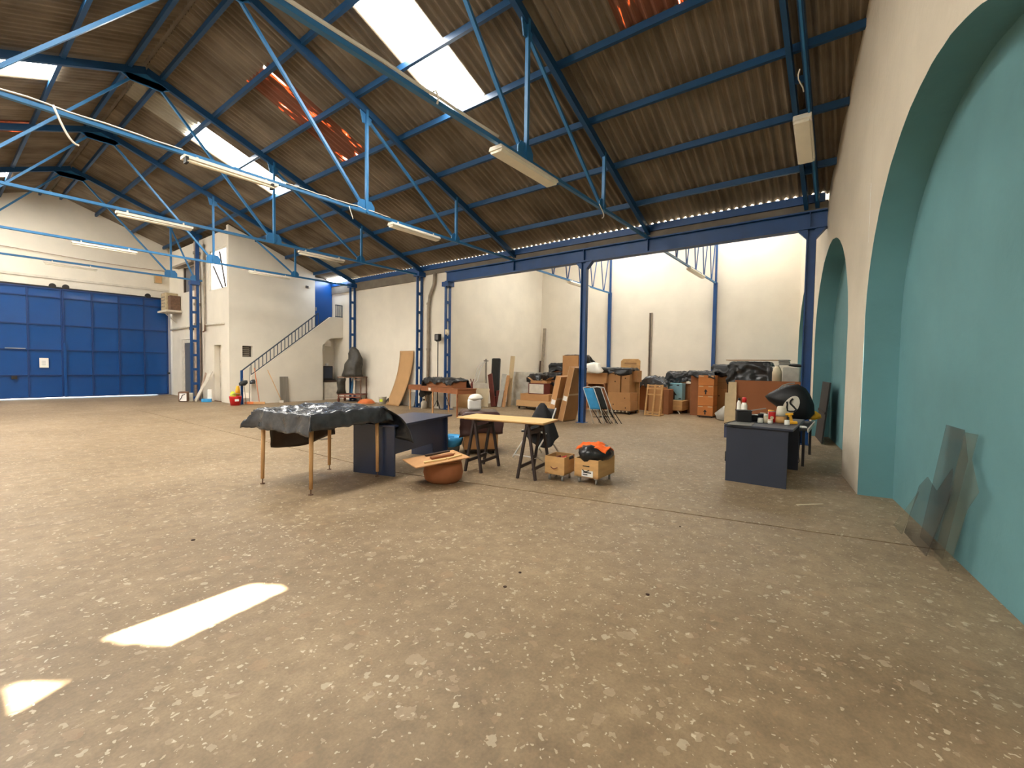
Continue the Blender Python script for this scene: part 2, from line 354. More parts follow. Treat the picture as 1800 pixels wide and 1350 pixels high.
# wall with arched niches (right)
wr = empty('wall_right'); struct(wr)
ARCH = [(-9.4, 2.2), (-3.5, 2.25), (2.4, 2.35), (7.95, 2.15)]; SPR, RISE, DEP = 2.2, 1.95, .36
face, rev, back = MB(), [], []
ZT = 8.75
cur = -16.0
def quad(mb, a, b, c, d): mb.add([a, b, c, d], [(0, 1, 2, 3)])
for cs, hw in ARCH:
    quad(face, wallp(cur, -.1), wallp(cs-hw, -.1), wallp(cs-hw, ZT), wallp(cur, ZT))
    pts = []
    for i in range(49):
        t = math.pi*(1-i/48); s = cs+hw*math.cos(t)*(1+.004*nv(i, cs, 0)); z = SPR+RISE*math.sin(t)+.02*nv(i*.6, cs, 3)
        pts.append((s, z))
    for (a, za), (b, zb) in zip(pts, pts[1:]): quad(face, wallp(a, za), wallp(b, zb), wallp(b, ZT), wallp(a, ZT))
    full = [(cs-hw, -.1)]+[(cs-hw+.006*nv(k, cs, 1), .3*k) for k in range(1, 8)]+pts+[(cs+hw+.012*nv(k, cs, 2), .3*k) for k in range(7, 0, -1)]+[(cs+hw, -.1)]
    rm = MB()
    for (a, za), (b, zb) in zip(full, full[1:]): quad(rm, wallp(a, za), wallp(b, zb), wallp(b, zb, DEP), wallp(a, za, DEP))
    rev.append(rm)
    bm_ = MB(); bm_.add([wallp(s, z, DEP) for s, z in full], [tuple(range(len(full)))]); back.append(bm_)
    cur = cs+hw
quad(face, wallp(cur, -.1), wallp(11.6, -.1), wallp(11.6, ZT), wallp(cur, ZT))
face.build('plaster_face', 'plaster_arch', wr)
for rm, bk in zip(rev, back):
    rm.build('niche_reveal', 'teal', wr, smooth=True, weld=True); bk.build('niche_back', 'teal', wr)

# gable wall with the gate opening (left)
wl = empty('wall_left'); struct(wl)
G0, G1, GT = -12.0, -4.9, 4.42
m = MB(); m.bb(-16.9, G0, YG, YG+.25, 0, GT).bb(G1, .4, YG, YG+.25, 0, GT)
m.prism([(-16.9, YG, GT), (.4, YG, GT), (.4, YG, zr(0)+.1), (RX, YG, RZ+.25), (-16.9, YG, zr(-16.76)+.1)], (0, .25, 0)).build('plaster_face', 'plaster', wl)
# thin ledge and stained lintel line above the gate
m = MB(); m.bb(-12.5, -4.45, YG-.05, YG, 4.93, 5.02).build('ledge', 'white_dirty', wl)
wn = struct(MB().bb(-17.15, -16.9, -8, YG+.25, 0, zr(-16.76)+.15).build('wall_near', 'plaster'))
# eave wall (back)
wb = empty('wall_back'); struct(wb)
MB().bb(.0, .4, 7.55, YG+.25, 0, 5.17).build('plaster_face', 'plaster', wb)
MB().bb(-.05, .0, 8.95, 17, 4.83, 5.17).build('cement_lintel', 'cement_band', wb)
# annex
ANX = 7.08
wa = struct(MB().bb(ANX, ANX+.25, -4.2, 8.4, 0, 7.6).build('wall_annex_back', 'plaster'))
wal = empty('wall_annex_left'); struct(wal)
MB().bb(.12, ANX+.25, 8.1, 8.35, 0, 7.6).build('plaster_face', 'plaster', wal)
m = MB(); pr = [(.4, 0), (1.12, 0)]+[(1.12+.01*nv(k, 2, 0), .35*k) for k in range(1, 9)]+[(1.06, 3.25), (.98, 3.45), (.9, 3.7)]+[(.9, 4.4), (.9, 6.9), (.4, 6.9)]
m.prism([(x, 7.92, z) for x, z in pr], (0, .18, 0)).build('plaster_pier', 'plaster', wal)
m = MB(); m.bb(.3, .42, -4.2, 8.3, 5.1, 7.6).build('clerestory', 'plaster', wal)
# annex roof of fibre-cement sheets with daylit panels
ca = empty('ceiling_annex'); struct(ca)
for i in range(7):
    for j in range(6):
        x0 = .3+i*1.0; y0 = -4.2+j*2.1
        lit = (i, j) in ((5, 3), (3, 4), (2, 2), (5, 1))
        MB().bb(x0, x0+.995, y0, y0+2.095, 7.6, 7.64).build('skylight_panel' if lit else 'roof_sheet', 'skylight_annex' if lit else 'roof_cement', ca)

# ------------------------------------------------------------------ roof
ce = empty('ceiling'); struct(ce)
AMP, PIT, OFF = .038, 1/6, .185
def sheet_mesh(x0, x1, name):
    """one corrugated sheet 1 m wide, from x0 down to x1 along the slope (local y 0..1.04)"""
    bm = bmesh.new(); N = 50; rows = []
    for th in (0, .008):
        for x in (x0, x1):
            lift = .014 if x == x0 else 0
            rows.append([bm.verts.new((x, 1.04*i/N, zr(x)+OFF+lift*0-(.016 if x == x1 else 0)*0+th+AMP*math.cos(2*math.pi*(1.04*i/N)/PIT))) for i in range(N+1)])
    for i in range(N):
        bm.faces.new((rows[0][i], rows[0][i+1], rows[1][i+1], rows[1][i])); bm.faces.new((rows[2][i], rows[3][i], rows[3][i+1], rows[2][i+1]))
        bm.faces.new((rows[1][i], rows[1][i+1], rows[3][i+1], rows[3][i])); bm.faces.new((rows[0][i+1], rows[0][i], rows[2][i], rows[2][i+1]))
    bmesh.ops.recalc_face_normals(bm, faces=bm.faces)
    me = bpy.data.meshes.new(name); bm.to_mesh(me); bm.free(); me.materials.append(MATS['roof_cement'])
    return me
PATCH = [[(-11.03, -1.09), (-10.97, -1.23), (-10.81, -1.44), (-10.12, -1.31), (-10.09, -1.27), (-10.24, -1.05)], [(-12.1, -1.2), (-11.46, -1.16), (-11.25, -1.42), (-11.46, -1.53), (-12.1, -1.62)]]
def inside(p, poly):
    c = False
    for (x0, y0), (x1, y1) in zip(poly, poly[1:]+poly[:1]):
        if (y0 > p[1]) != (y1 > p[1]) and p[0] < (x1-x0)*(p[1]-y0)/(y1-y0)+x0: c = not c
    return c
def broken_sheet(a, b, y):
    # a cracked sheet: the pieces through which the sun falls onto the floor are missing
    mb = MB(); nx, ny = 90, 70
    def P(i, j):
        x = a+(b-a)*i/nx; t = 1.04*j/ny; return Vector((x, y+t, zr(x)+OFF+AMP*math.cos(2*math.pi*t/PIT)))
    for i in range(nx):
        for j in range(ny):
            c = (P(i, j)+P(i+1, j+1))/2; q = c-SUN*(c.z/SUN.z)
            if not any(inside((q.x, q.y), pl) for pl in PATCH): mb.add([P(i, j), P(i+1, j), P(i+1, j+1), P(i, j+1)], [(0, 1, 2, 3)])
    mb.build('roof_sheet', 'roof_cement', ce)
ROWS = [(.0, -2.24), (-2.2, -4.64), (-4.6, -7.04), (-7.0, -8.34)]
def mir(x): return 2*RX-x
for side in (0, 1):
    for r, (xa, xb) in enumerate(ROWS):
        a, b = (xb, xa) if side == 0 else (mir(xb), mir(xa))
        me = sheet_mesh(a, b, 'roof_sheet')
        y = (-6.25 if side == 0 else -7.75)
        while y < 21.9:
            if y+1 > wally((a+b)/2)-.4:
                kind = 'roof_cement'
                jj = round(y*4)/4
                if side == 0:
                    if r == 2 and jj in (1.75, 9.75): kind = 'skylight'
                    if r == 2 and jj in (5.75, -2.25): kind = 'flaked_panel'
                    if r == 3 and jj in (9.75,) or r == 0 and jj == 12.75: kind = 'roof_pale'
                else:
                    if r == 2 and jj in (1.25, 9.25, 18.25): kind = 'skylight'
                    if r == 2 and jj in (13.25,): kind = 'flaked_panel'
                    if r == 1 and jj in (5.25,): kind = 'skylight'
                    if r == 2 and jj == 5.25: kind = 'skylight'  # unseen panel added to brighten the middle of the hall
                    if r == 1 and jj in (9.25, 13.25, 17.25): kind = 'skylight'  # unseen panels added to lighten the mid hall and the gate wall
                    if r == 1 and jj == -4.75: kind = 'skylight'  # unseen panel added to throw more light on the arched wall
                hole = side == 1 and r < 2 and jj == -2.75
                if hole: broken_sheet(a, b, y)
                else:
                    o = bpy.data.objects.new('roof_sheet' if kind in ('roof_cement', 'roof_pale') else 'skylight_panel', me); COL.objects.link(o); o.parent = ce; o.location = (0, y, .004*(r % 2)+.003*(int(round(y)) % 2))
                    if kind != 'roof_cement':
                        o.material_slots[0].link = 'OBJECT'; o.material_slots[0].material = MATS[kind]
                        o['label'] = 'pale grey replacement roof sheet' if kind == 'roof_pale' else 'translucent daylit roof panel' if kind != 'flaked_panel' else 'rust-red roof panel with flaked streaks of daylight'
            y += 1.0
# glowing strip under the sheets, stands in for daylight through an eave gap
o = MB().prism([(-.4, 13.75, zr(-.4)+.1), (-.08, 13.75, zr(-.08)+.1), (-.08, 13.75, zr(-.08)+.12), (-.4, 13.75, zr(-.4)+.12)], (0, 1.15, 0)).build('skylight_panel', 'eave_gap_glow', ce); o['label'] = 'small bluish glowing strip standing in for a roof gap over the stair landing'
# purlins
PX = [-.95, -2.2, -3.4, -4.62, -5.8, -7.0, -8.08]
for x in PX:
    for q in (x, mir(x)):
        MB().box((q, (wally(q)-.1+YG)/2, zr(q)+.085), (.07, YG-wally(q)+.1, .12)).build('purlin', 'steel_roof', ce)
MB().prism([(RX-.42, -6.5, RZ+.06), (RX, -6.5, RZ+.235), (RX+.42, -6.5, RZ+.06), (RX+.42, -6.5, RZ+.05), (RX, -6.5, RZ+.22), (RX-.42, -6.5, RZ+.05)], (0, YG+6.5, 0)).build('ridge_flashing', 'cement_band', ce)

# ------------------------------------------------------------------ trusses
T = 4.4; G1X, ZC = -5.533, 5.01
def truss(y, label, right_end=0., sides=(1, -1), g2r=None):
    t = thing('roof_truss', label, 'truss', (RX, y, ZC), 'blue steel roof trusses')
    def X(x, s): return x if s == 1 else mir(x)
    for s in sides:
        foot = right_end if s == 1 else 0.
        G2X = g2r if (g2r and s == 1) else -2.709
        MB().bar((X(foot, s), y, zr(foot)-.02), (RX, y, RZ-.02), .09, .15).build('rafter', 'steel_roof', t)
        for gx in (G1X, G2X):
            if gx == -4.72: continue
            MB().bar((X(gx, s), y-.02, ZC-.02), (X(gx, s), y-.02, zr(gx)), .065, .055).build('strut', 'steel', t)
        MB().bar((RX+s*.12, y+.03, RZ-.12), (X(G1X, s), y+.03, ZC+.05), .06, .05).build('diagonal', 'steel', t)
        MB().bar((X(G1X-.05, s), y+.03, zr(G1X)-.1), (X(G2X, s), y+.03, ZC+.05), .055, .05).build('diagonal', 'steel', t)
        for gx, w_, h_ in ((G1X, .42, .26), (G2X, .3, .2)):
            c = X(gx, s); m = MB()
            m.prism([(c-w_/2, y-.012, ZC-.02), (c+w_/2, y-.012, ZC-.02), (c+w_/2, y-.012, ZC+h_*.6), (c+w_/2-.08, y-.012, ZC+h_), (c-w_/2+.08, y-.012, ZC+h_), (c-w_/2, y-.012, ZC+h_*.6)], (0, .024, 0)).build('gusset_plate', 'steel', t)
        c = X(G1X, s); m = MB(); m.prism([(c-.16, y-.012, zr(G1X)-.04), (c+.16*1, y-.012, zr(G1X)-.04-.12*s*0), (c+.1, y-.012, zr(G1X)-.3), (c-.1, y-.012, zr(G1X)-.3)], (0, .024, 0)).build('gusset_plate', 'steel', t)
    x1 = right_end if 1 in sides else RX
    MB().bar((mir(0), y, ZC), (min(x1, 0), y, ZC), .07, .06).build('bottom_chord', 'steel', t)
    m = MB(); m.prism([(RX-.42, y-.014, RZ-.2), (RX+.42, y-.014, RZ-.2), (RX+.3, y-.014, RZ-.36), (RX-.3, y-.014, RZ-.36)], (0, .028, 0)).build('apex_plate', 'steel', t)
    m = MB(); m.prism([(RX-.5, y-.014, RZ-.24), (RX, y-.014, RZ-.02), (RX+.5, y-.014, RZ-.24), (RX+.3, y-.014, RZ-.34), (RX-.3, y-.014, RZ-.34)], (0, .028, 0)).build('apex_plate', 'steel', t)
    return t
er = thing('end_rafter', 'double blue end rafter beside the arched wall, carrying one boxy lamp', 'rafter', (RX, -3.57, HE))
for yy in (-3.47, -3.67):
    for xe in (0., mir(0.)): MB().bar((xe, yy, HE-.04), (RX, yy, RZ-.04), .075, .19).build('rafter', 'steel_roof', er)
for xe in (-1.0, -3.0, -5.0, -7.0): MB().bar((xe, -3.67, zr(xe)-.04), (xe, -3.47, zr(xe)-.04), .05, .1).build('spacer', 'steel_roof', er)
MB().bar((-.3, -3.67, zr(-.3)-.16), (-7, -3.67, zr(-7)-.16), .03, .03).build('conduit', 'steel', er)
lp = thing('fluorescent_lamp', 'white lamp fixed along the sloping end rafter near the arched wall', 'lamp', (-1.8, -3.57, 5.6), 'fluorescent lamps under the trusses')
l0, l1 = Vector((-2.5, -3.57, zr(-2.5)-.2)), Vector((-1.5, -3.57, zr(-1.5)-.2)); ln = Vector((-SL, 0, -1)).normalized()
MB().bar(l0, l1, .27, .1, ref=(0, 0, 1)).build('housing', 'lamp_white', lp, bevel=.012)
MB().bar(l0+ln*.07+(l1-l0)*.03, l1+ln*.07-(l1-l0)*.03, .22, .06).build('diffuser', 'lamp_diff', lp, bevel=.015)
for k in (.06, .94): MB().bar(l0.lerp(l1, k)-Vector((0, .13, .02)), l0.lerp(l1, k)+Vector((0, .13, -.02)), .05, .12).build('end_cap', 'lamp_white', lp)
truss(0, 'nearest full blue roof truss, crossing the top of the view')
truss(T, 'second blue roof truss, with the stripped yellowish lamp tube')
truss(2*T, 'third blue roof truss, meeting the back wall at the floodlight corner')
truss(3*T, 'fourth blue roof truss, ending above the stair landing')
truss(4*T, 'farthest blue roof truss, propped on the lattice column by the gate', right_end=-4.45, g2r=-4.72)

# eave beam over the annex opening
eb = thing('eave_beam', 'long blue steel beam spanning the storage annex opening', 'beam', (0, 1.9, 4.62))
MB().bb(-.02, .02, -3.85, 7.5, 4.66, 4.97).build('web', 'steel_dark', eb)
MB().bb(-.12, .12, -3.85, 7.5, 4.62, 4.66).build('flange', 'steel_dark', eb)
MB().bb(-.12, .12, -3.85, 7.5, 4.97, 5.0).build('flange', 'steel_dark', eb)
for y in (-3.55, 0, 1.87, 4.4): MB().bb(-.1, .1, y-.01, y+.01, 4.66, 4.97).build('stiffener', 'steel_dark', eb)
MB().bb(-.02, .3, -3.85, 9.0, 5.0, 5.2).build('gutter_board', 'cement_band', eb)
# rail
ea = thing('eave_plate', 'thin blue eave rail along the foot of the corrugated roof', 'rail', (0, 9, 5.2))
MB().bb(-.08, -.02, -3.8, 21.9, 5.17, 5.343).build('rail', 'steel_dark', ea)

def lattice_col(x, y, h, w_, d_, label, n=7, z0=0, ax='Y', solid_to=0):
    t = thing('lattice_column', label, 'column', (x, y, z0), 'blue steel columns')
    for s in (-1, 1):
        m = MB()
        if ax == 'Y': m.bb(x-d_/2, x+d_/2, y+s*w_/2-.06, y+s*w_/2+.06, z0, h)
        else: m.bb(x+s*w_/2-.04, x+s*w_/2+.04, y-d_/2, y+d_/2, z0, h)
        m.build('channel', 'steel_dark', t)
    for i in range(n+1):
        z = z0+.1+(h-z0-.2)*i/n; m = MB()
        if ax == 'Y': m.bb(x-d_/2-.008, x+d_/2+.008, y-w_/2, y+w_/2, z-.05, z+.05)
        else: m.bb(x-w_/2, x+w_/2, y-d_/2-.008, y+d_/2+.008, z-.05, z+.05)
        m.build('batten_plate', 'steel_dark', t)
    MB().bb(x-.16, x+.16, y-.16, y+.16, h-.16, h).build('cap_plate', 'steel_dark', t)
    MB().bb(x-.17, x+.17, y-.17, y+.17, z0, z0+.015).build('base_plate', 'steel_dark', t)
    return t
lattice_col(-.17, 13.2, 5.1, .21, .06, 'blue lattice column at the end of the stair landing', 7, ax='X')
lattice_col(-.17, 8.8, 5.1, .2, .06, 'blue lattice column left of the corner floodlight', 7, ax='X')
lattice_col(-.02, 7.43, 4.62, .2, .06, 'blue lattice column right of the floodlight, under the beam end', 7, ax='X')
lattice_col(-4.74, 4*T, 4.96, .24, .1, 'free-standing blue lattice column between gate and office', 8, ax='X')
pc = thing('truss_post', 'slim blue post from the far truss up to the roof by the office', 'post', (-4.62, 4*T, 5))
MB().bb(-4.68, -4.56, 4*T-.05, 4*T+.05, 4.98, zr(-4.62)-.1).build('post', 'steel_dark', pc)
def ibeam_col(x, y, h, label):
    t = thing('steel_column', label, 'column', (x, y, 0), 'blue steel columns')
    for s in (-1, 1): MB().bb(x-.07, x+.07, y+s*.075-.012, y+s*.075+.012, 0, h).build('flange', 'steel_dark', t)
    MB().bb(x-.01, x+.01, y-.07, y+.07, 0, h).build('web', 'steel_dark', t)
    MB().bb(x-.012, x+.06, y-.085, y+.085, 0, h).build('web_plate', 'steel_dark', t)
    for s in (-1, 1):
        m = MB(); m.prism([(x-.08, y+s*.085, h), (x-.08, y+s*.26, h), (x-.08, y+s*.085, h-.2)], (.16, 0, 0)).build('bracket', 'steel_dark', t)
    MB().bb(x-.13, x+.13, y-.13, y+.13, 0, .015).build('base_plate', 'steel_dark', t)
    return t
ibeam_col(0, 1.87, 4.62, 'blue steel column in the middle of the annex opening, folded chairs against it')
ibeam_col(0, -3.58, 4.62, 'blue steel column beside the second teal arch')
# annex trusses on slim columns at the back wall
for y, lab, lab2 in ((T, 'slim blue column on annex wall behind the box stack with the wooden panel', 'blue lattice girder of the annex left of the middle column'), (0., 'slim blue column on annex wall behind the four-box stack', 'blue lattice girder of the annex right of the middle column')):
    t = thing('annex_column', lab, 'column', (ANX-.1, y, 0), 'blue steel columns')
    MB().bb(ANX-.16, ANX-.02, y-.06, y+.06, 0, 4.95).build('shaft', 'steel_dark', t)
    MB().bb(ANX-.1, ANX-.02, y-.03, y+.03, 4.95, 7.55).build('upper_post', 'steel_dark', t)
    g = thing('annex_girder', lab2, 'girder', (3.6, y, 4.95), 'annex girders')
    MB().bar((.45, y, 4.93), (ANX-.17, y, 4.93), .05, .06).build('bottom_chord', 'steel', g)
    MB().bar((.45, y, 6.9), (ANX-.17, y, 6.9), .05, .06).build('top_chord', 'steel', g)
    for i in range(6):
        x0 = ANX-.2-1.02*i; MB().bar((x0, y, 6.88), (x0-.5, y, 4.95), .03).build('lacing', 'steel_dark', g)
        MB().bar((x0-.56, y, 4.95), (x0-.96, y, 6.88), .03).build('lacing', 'steel_dark', g)

# ------------------------------------------------------------------ lamps on the chords
def lamp(x0, x1, y, z, label, kind=0, w_=.17):
    t = thing('fluorescent_lamp', label, 'lamp', ((x0+x1)/2, y, z-.12), 'fluorescent lamps under the trusses')
    hh = .05
    if kind == 0:
        m = MB(); m.prism([(x0, y-w_/2, z-.035), (x0, y-w_/2, z-.055), (x0, y-w_/2+.03, z-.02), (x0, y-w_/2+.03, z+.03), (x0, y+w_/2-.03, z+.03), (x0, y+w_/2-.03, z-.02), (x0, y+w_/2, z-.055), (x0, y+w_/2, z-.035)][0:1]+[(x0, y-w_/2, z-.06), (x0, y+w_/2, z-.06), (x0, y+w_/2-.02, z+.0), (x0, y-w_/2+.02, z+.0)], (x1-x0, 0, 0)).build('housing', 'lamp_white', t)
        MB().prism([(x0+.02, y-w_/2+.01, z-.06), (x0+.02, y-w_/2+.03, z-.1), (x0+.02, y+w_/2-.03, z-.1), (x0+.02, y+w_/2-.01, z-.06)], (x1-x0-.04, 0, 0)).build('diffuser', 'lamp_diff', t)
    elif kind == 1:
        MB().bb(x0, x1, y-.05, y+.05, z-.05, z).build('housing', 'lamp_white', t)
        for s in (-1, 1): MB().tube([(x0+.03, y+s*.04, z-.085), (x1-.03, y+s*.04, z-.085)], .016, 10).build('tube', 'lamp_diff', t, smooth=True)
    else:
        MB().bb(x0, x1, y-.09, y+.09, z-.03, z+.02).build('housing', 'lamp_white', t)
        MB().tube([(x0+.03, y-.12, z-.09), (x1-.1, y-.12, z-.09)], .024, 10).build('tube', 'cream_plastic', t, smooth=True)
        for x in (x0+.03, x1-.12): MB().bb(x-.02, x+.02, y-.14, y-.02, z-.12, z-.02).build('tube_holder', 'cable_black', t)
    for x in (x0+.2, x1-.2): MB().bb(x-.015, x+.015, y-.045, y+.045, z-.02, z+.05).build('clamp', 'lamp_white', t)
    return t
lamp(-6.3, -4.7, 0, 4.94, 'large white lamp under the nearest truss', 0, .26)
lamp(-9.0, -7.5, T, 4.95, 'stripped lamp with a loose yellowish tube on the second truss', 2)
lamp(-4.88, -3.35, T, 4.96, 'boxy white lamp right of the gusset on the second truss', 0, .2)
lamp(-8.97, -7.5, 2*T, 4.95, 'double-tube lamp left of centre on the third truss', 1)
lamp(-4.82, -3.33, 2*T, 4.95, 'white lamp right of the gusset on the third truss', 1)
lamp(-9.06, -7.6, 3*T, 4.95, 'lamp on the fourth truss in front of the gate wall', 1)
lamp(-4.41, -2.9, 3*T, 4.95, 'lamp on the fourth truss in front of the office wall', 1)
lamp(-9.11, -7.74, 4*T, 4.95, 'lamp on the farthest truss just above the blue gate', 1)
lamp(3.4, 4.95, T, 4.91, 'lamp under the annex girder beside the middle column', 0)
lamp(3.5, 5.2, 0, 4.91, 'lamp under the annex girder right of the middle column', 0)
# cables along the chords
def cable(name, label, pts, r=.012, m='cable_white'): return tag(MB().tube(pts, r, 6).build(name, m, None, True), label, 'cable')
def wavy(x0, x1, y, z, a=.02, n=26): return [(x0+(x1-x0)*i/n, y+a*nv(i*.7, y, 0), z+a*nv(i*.5, y, 4)) for i in range(n+1)]
cable('power_cable', 'thick grey cable lying on the nearest truss chord', wavy(-14, -6.3, -.05, 5.06), .022)
cable('power_cable', 'pale cable running along the second truss chord to the stripped lamp', wavy(-14, -9.0, T-.04, 5.05))
cable('power_cable', 'thin cable from the stripped lamp towards the second truss gusset', wavy(-7.5, -4.9, T-.04, 5.055), .01)
cable('power_cable', 'dark cable sagging across the gable wall above the gate', [(-16+.6*i, YG-.08, 6.0-.006*i-.04*math.sin(i*.5)) for i in range(20)], .014, 'pipe_brown')
cable('loose_wire', 'white loose wire hanging from the second truss at far left', [(-10.5+.25*i/8, T-.1, 5.05-.3*math.sin(i/8*1.9)-.02*i) for i in range(9)], .014)
cable('loose_wire', 'white loose wire hanging below the second truss by the big gusset', [(-6.0+.02*i, T-.06, 5.0-.05*i) for i in range(6)], .01)
cable('loose_wire', 'white wire loop near the foot of the nearest truss', [(-2.95+.22*math.sin(i*.35), -.05, 5.03-.05*i+.002*i*i) for i in range(8)], .01)
cable('loose_wire', 'small white wire curl above the end rafter lamp', [(-3.35+.07*i, -3.6+.03*math.sin(i), zr(-3.35+.07*i)-.2-.01*i) for i in range(6)], .01)
cable('loose_wire', 'yellow-tipped wire hook on the nearest truss chord', [(-7.62, -.06, 5.08), (-7.58, -.08, 5.1), (-7.55, -.09, 5.03), (-7.56, -.08, 4.95)], .014)
# ------------------------------------------------------------------ gate
def gate_leaf(x0, x1, y, label, cols, extra=None):
    g = thing('gate_leaf', label, 'gate', ((x0+x1)/2, y, .06), 'leaves of the blue sliding gate')
    zs = [.07, .97, 2.0, 3.03, 4.15, 4.5]; xs = [x0+(x1-x0)*i/cols for i in range(cols+1)]
    for a, b in zip(xs, xs[1:]):
        for c, d in zip(zs, zs[1:]):
            k = MB(); t = .012*nv(a*3, c*2, 0)
            def fn(u, v, a=a, b=b, c=c, d=d): return (a+(b-a)*u, y+.012*math.sin(math.pi*u)*math.sin(math.pi*v)*(1+nv(a*2, c*3, 1)), c+(d-c)*v)
            k.grid(fn, 6, 6); k.build('panel', 'gate_blue', g, True)
    for x in xs: MB().bb(x-.025, x+.025, y-.045, y+.03, .06, 4.52).build('stile', 'gate_rail', g)
    for z in zs: MB().bb(x0, x1, y-.05, y+.03, z-.022, z+.022).build('rail', 'gate_rail', g)
    return g
gl = gate_leaf(-12.05, -8.16, YG-.16, 'left leaf of the blue metal gate with the white notice', 4)
MB().bb(-9.6, -9.45, YG-.25, YG-.18, .82, .95).build('latch', 'dark_iron', gl)
MB().bb(-9.75, -9.2, YG-.21, YG-.185, 2.02, 2.05).build('bolt', 'chrome', gl)
for x in (-8.4,): MB().wheel((x, YG-.16, 4.62), .11, .05, (0, 1, 0)).build('hanger_wheel', 'dark_iron', gl)
gr = gate_leaf(-8.12, -4.58, YG-.24, 'right leaf of the blue metal gate next to the office', 4)
for x in (-8.02, -5.3): MB().wheel((x, YG-.24, 4.62), .11, .05, (0, 1, 0)).build('hanger_wheel', 'dark_iron', gr)
MB().bb(-8.14, -8.05, YG-.31, YG-.27, .1, 2.3).build('cover_strip', 'gate_blue', gr)
MB().bb(-4.6, -4.5, YG-.3, YG-.24, 1.0, 1.08).build('catch', 'dark_iron', gr)
tr = thing('gate_track', 'dark overhead track the blue gate hangs from', 'track', (-8.3, YG-.1, 4.5))
MB().bb(-12.4, -4.45, YG-.12, YG-.02, 4.53, 4.6).build('track', 'dark_iron', tr)
nt_ = thing('wall_notice', 'small white framed notice on the blue gate', 'notice', (-8.7, YG-.2, 1.28))
MB().bb(-8.83, -8.57, YG-.215, YG-.195, 1.28, 1.67).build('frame', 'white_plastic', nt_)
MB().bb(-8.79, -8.61, YG-.22, YG-.215, 1.33, 1.62).build('sheet', 'paper', nt_)
m = MB()
for i in range(4): m.bb(-8.77, -8.65, YG-.222, YG-.22, 1.38+.05*i, 1.39+.05*i)
m.build('print', 'grey_plastic', nt_)

# ------------------------------------------------------------------ office block
OX, OY = -4.4, 15.0
ws = empty('wall_office_side'); struct(ws)
m = MB()
for a, b, c, d in holed(OY+.2, YG, 0, 6.78, [(15.8, 16.5, -.1, 2.3), (15.2, 16.95, 4.53, 6.15), (18.35, 20.05, 4.73, 5.85), (18.3, 20.35, -.1, 2.62)]): m.bb(OX, OX+.2, a, b, c, d)
m.build('plaster_face', 'plaster', ws)
wo = empty('wall_office_front'); struct(wo)
m = MB(); 
for a, b, c, d in holed(OX, -.9, 0, 5.45, [(-3.93, -3.55, 1.83, 2.27)]): m.bb(a, b, OY-.001, OY+.2, c, d)
m.prism([(OX, OY-.001, 5.45), (-.9, OY-.001, 5.45), (-.9, OY-.001, 5.62), (OX, OY-.001, 6.93)], (0, .2, 0)).build('plaster_face', 'plaster', wo)
MB().bb(-.9, -.01, OY+.15, OY+.2, 3, 5.5).build('door_recess', 'plaster', wo)
# vent
v = thing('wall_vent', 'small louvred vent in the office wall above the stair rail', 'vent', (-3.74, OY, 1.83))
MB().bb(-3.93, -3.55, OY+.16, OY+.19, 1.83, 2.27).build('back', 'frame_dark', v)
for i in range(5): MB().box((-3.78, OY+.1, 1.88+.08*i), (.3, .1, .012), Matrix.Rotation(.5, 3, 'X')).build('louvre', 'pipe_grey', v)
# windows and doors of the side wall
w1 = empty('window_1'); struct(w1)
MB().bb(OX+.12, OX+.14, 15.15, 16.95, 4.53, 6.15).build('pane', 'lit_pane', w1)
for a, b, c, d in ((15.15, 16.95, 4.53, 4.58), (15.15, 16.95, 6.1, 6.15), (15.15, 15.2, 4.53, 6.15), (16.85, 16.95, 4.53, 6.15)): MB().bb(OX+.04, OX+.11, a, b, c, d).build('frame', 'white_plastic', w1)
MB().bar((OX+.0, 16.5, 5.5), (OX+.0, 15.6, 4.56), .04).build('stay_rod', 'frame_dark', w1)
MB().bar((OX+.0, 15.85, 6.0), (OX+.0, 15.3, 4.58), .04).build('stay_rod', 'frame_dark', w1)
w2 = empty('window_2'); struct(w2)
MB().bb(OX+.1, OX+.13, 18.35, 20.05, 4.73, 5.85).build('pane', 'grey_glass', w2)
MB().bb(OX+.03, OX+.1, 20.0, 20.05, 4.73, 5.85).build('frame', 'frame_dark', w2)
MB().bb(OX-.25, OX, 18.2, 20.6, 5.86, 5.95).build('canopy', 'pipe_grey', w2)
d1 = empty('door_1'); struct(d1)
MB().bb(OX+.02, OX+.06, 18.35, 20.0, 0, 2.45).build('leaf', 'grey_door', d1)
MB().bb(OX+.0, OX+.06, 20.02, 20.33, 0, 2.6).build('jamb', 'white_dirty', d1)
MB().bb(OX+.01, OX+.06, 18.32, 20.0, 2.46, 2.6).build('lintel', 'white_dirty', d1)
d2 = empty('door_2'); struct(d2)
MB().bb(OX+.205, OX+.245, 15.75, 16.55, 0, 2.35).build('leaf', 'white_dirty', d2)
MB().bb(OX-.02, OX+.02, 15.8, 16.5, 0, .03).build('threshold', 'dusty_iron', d2)
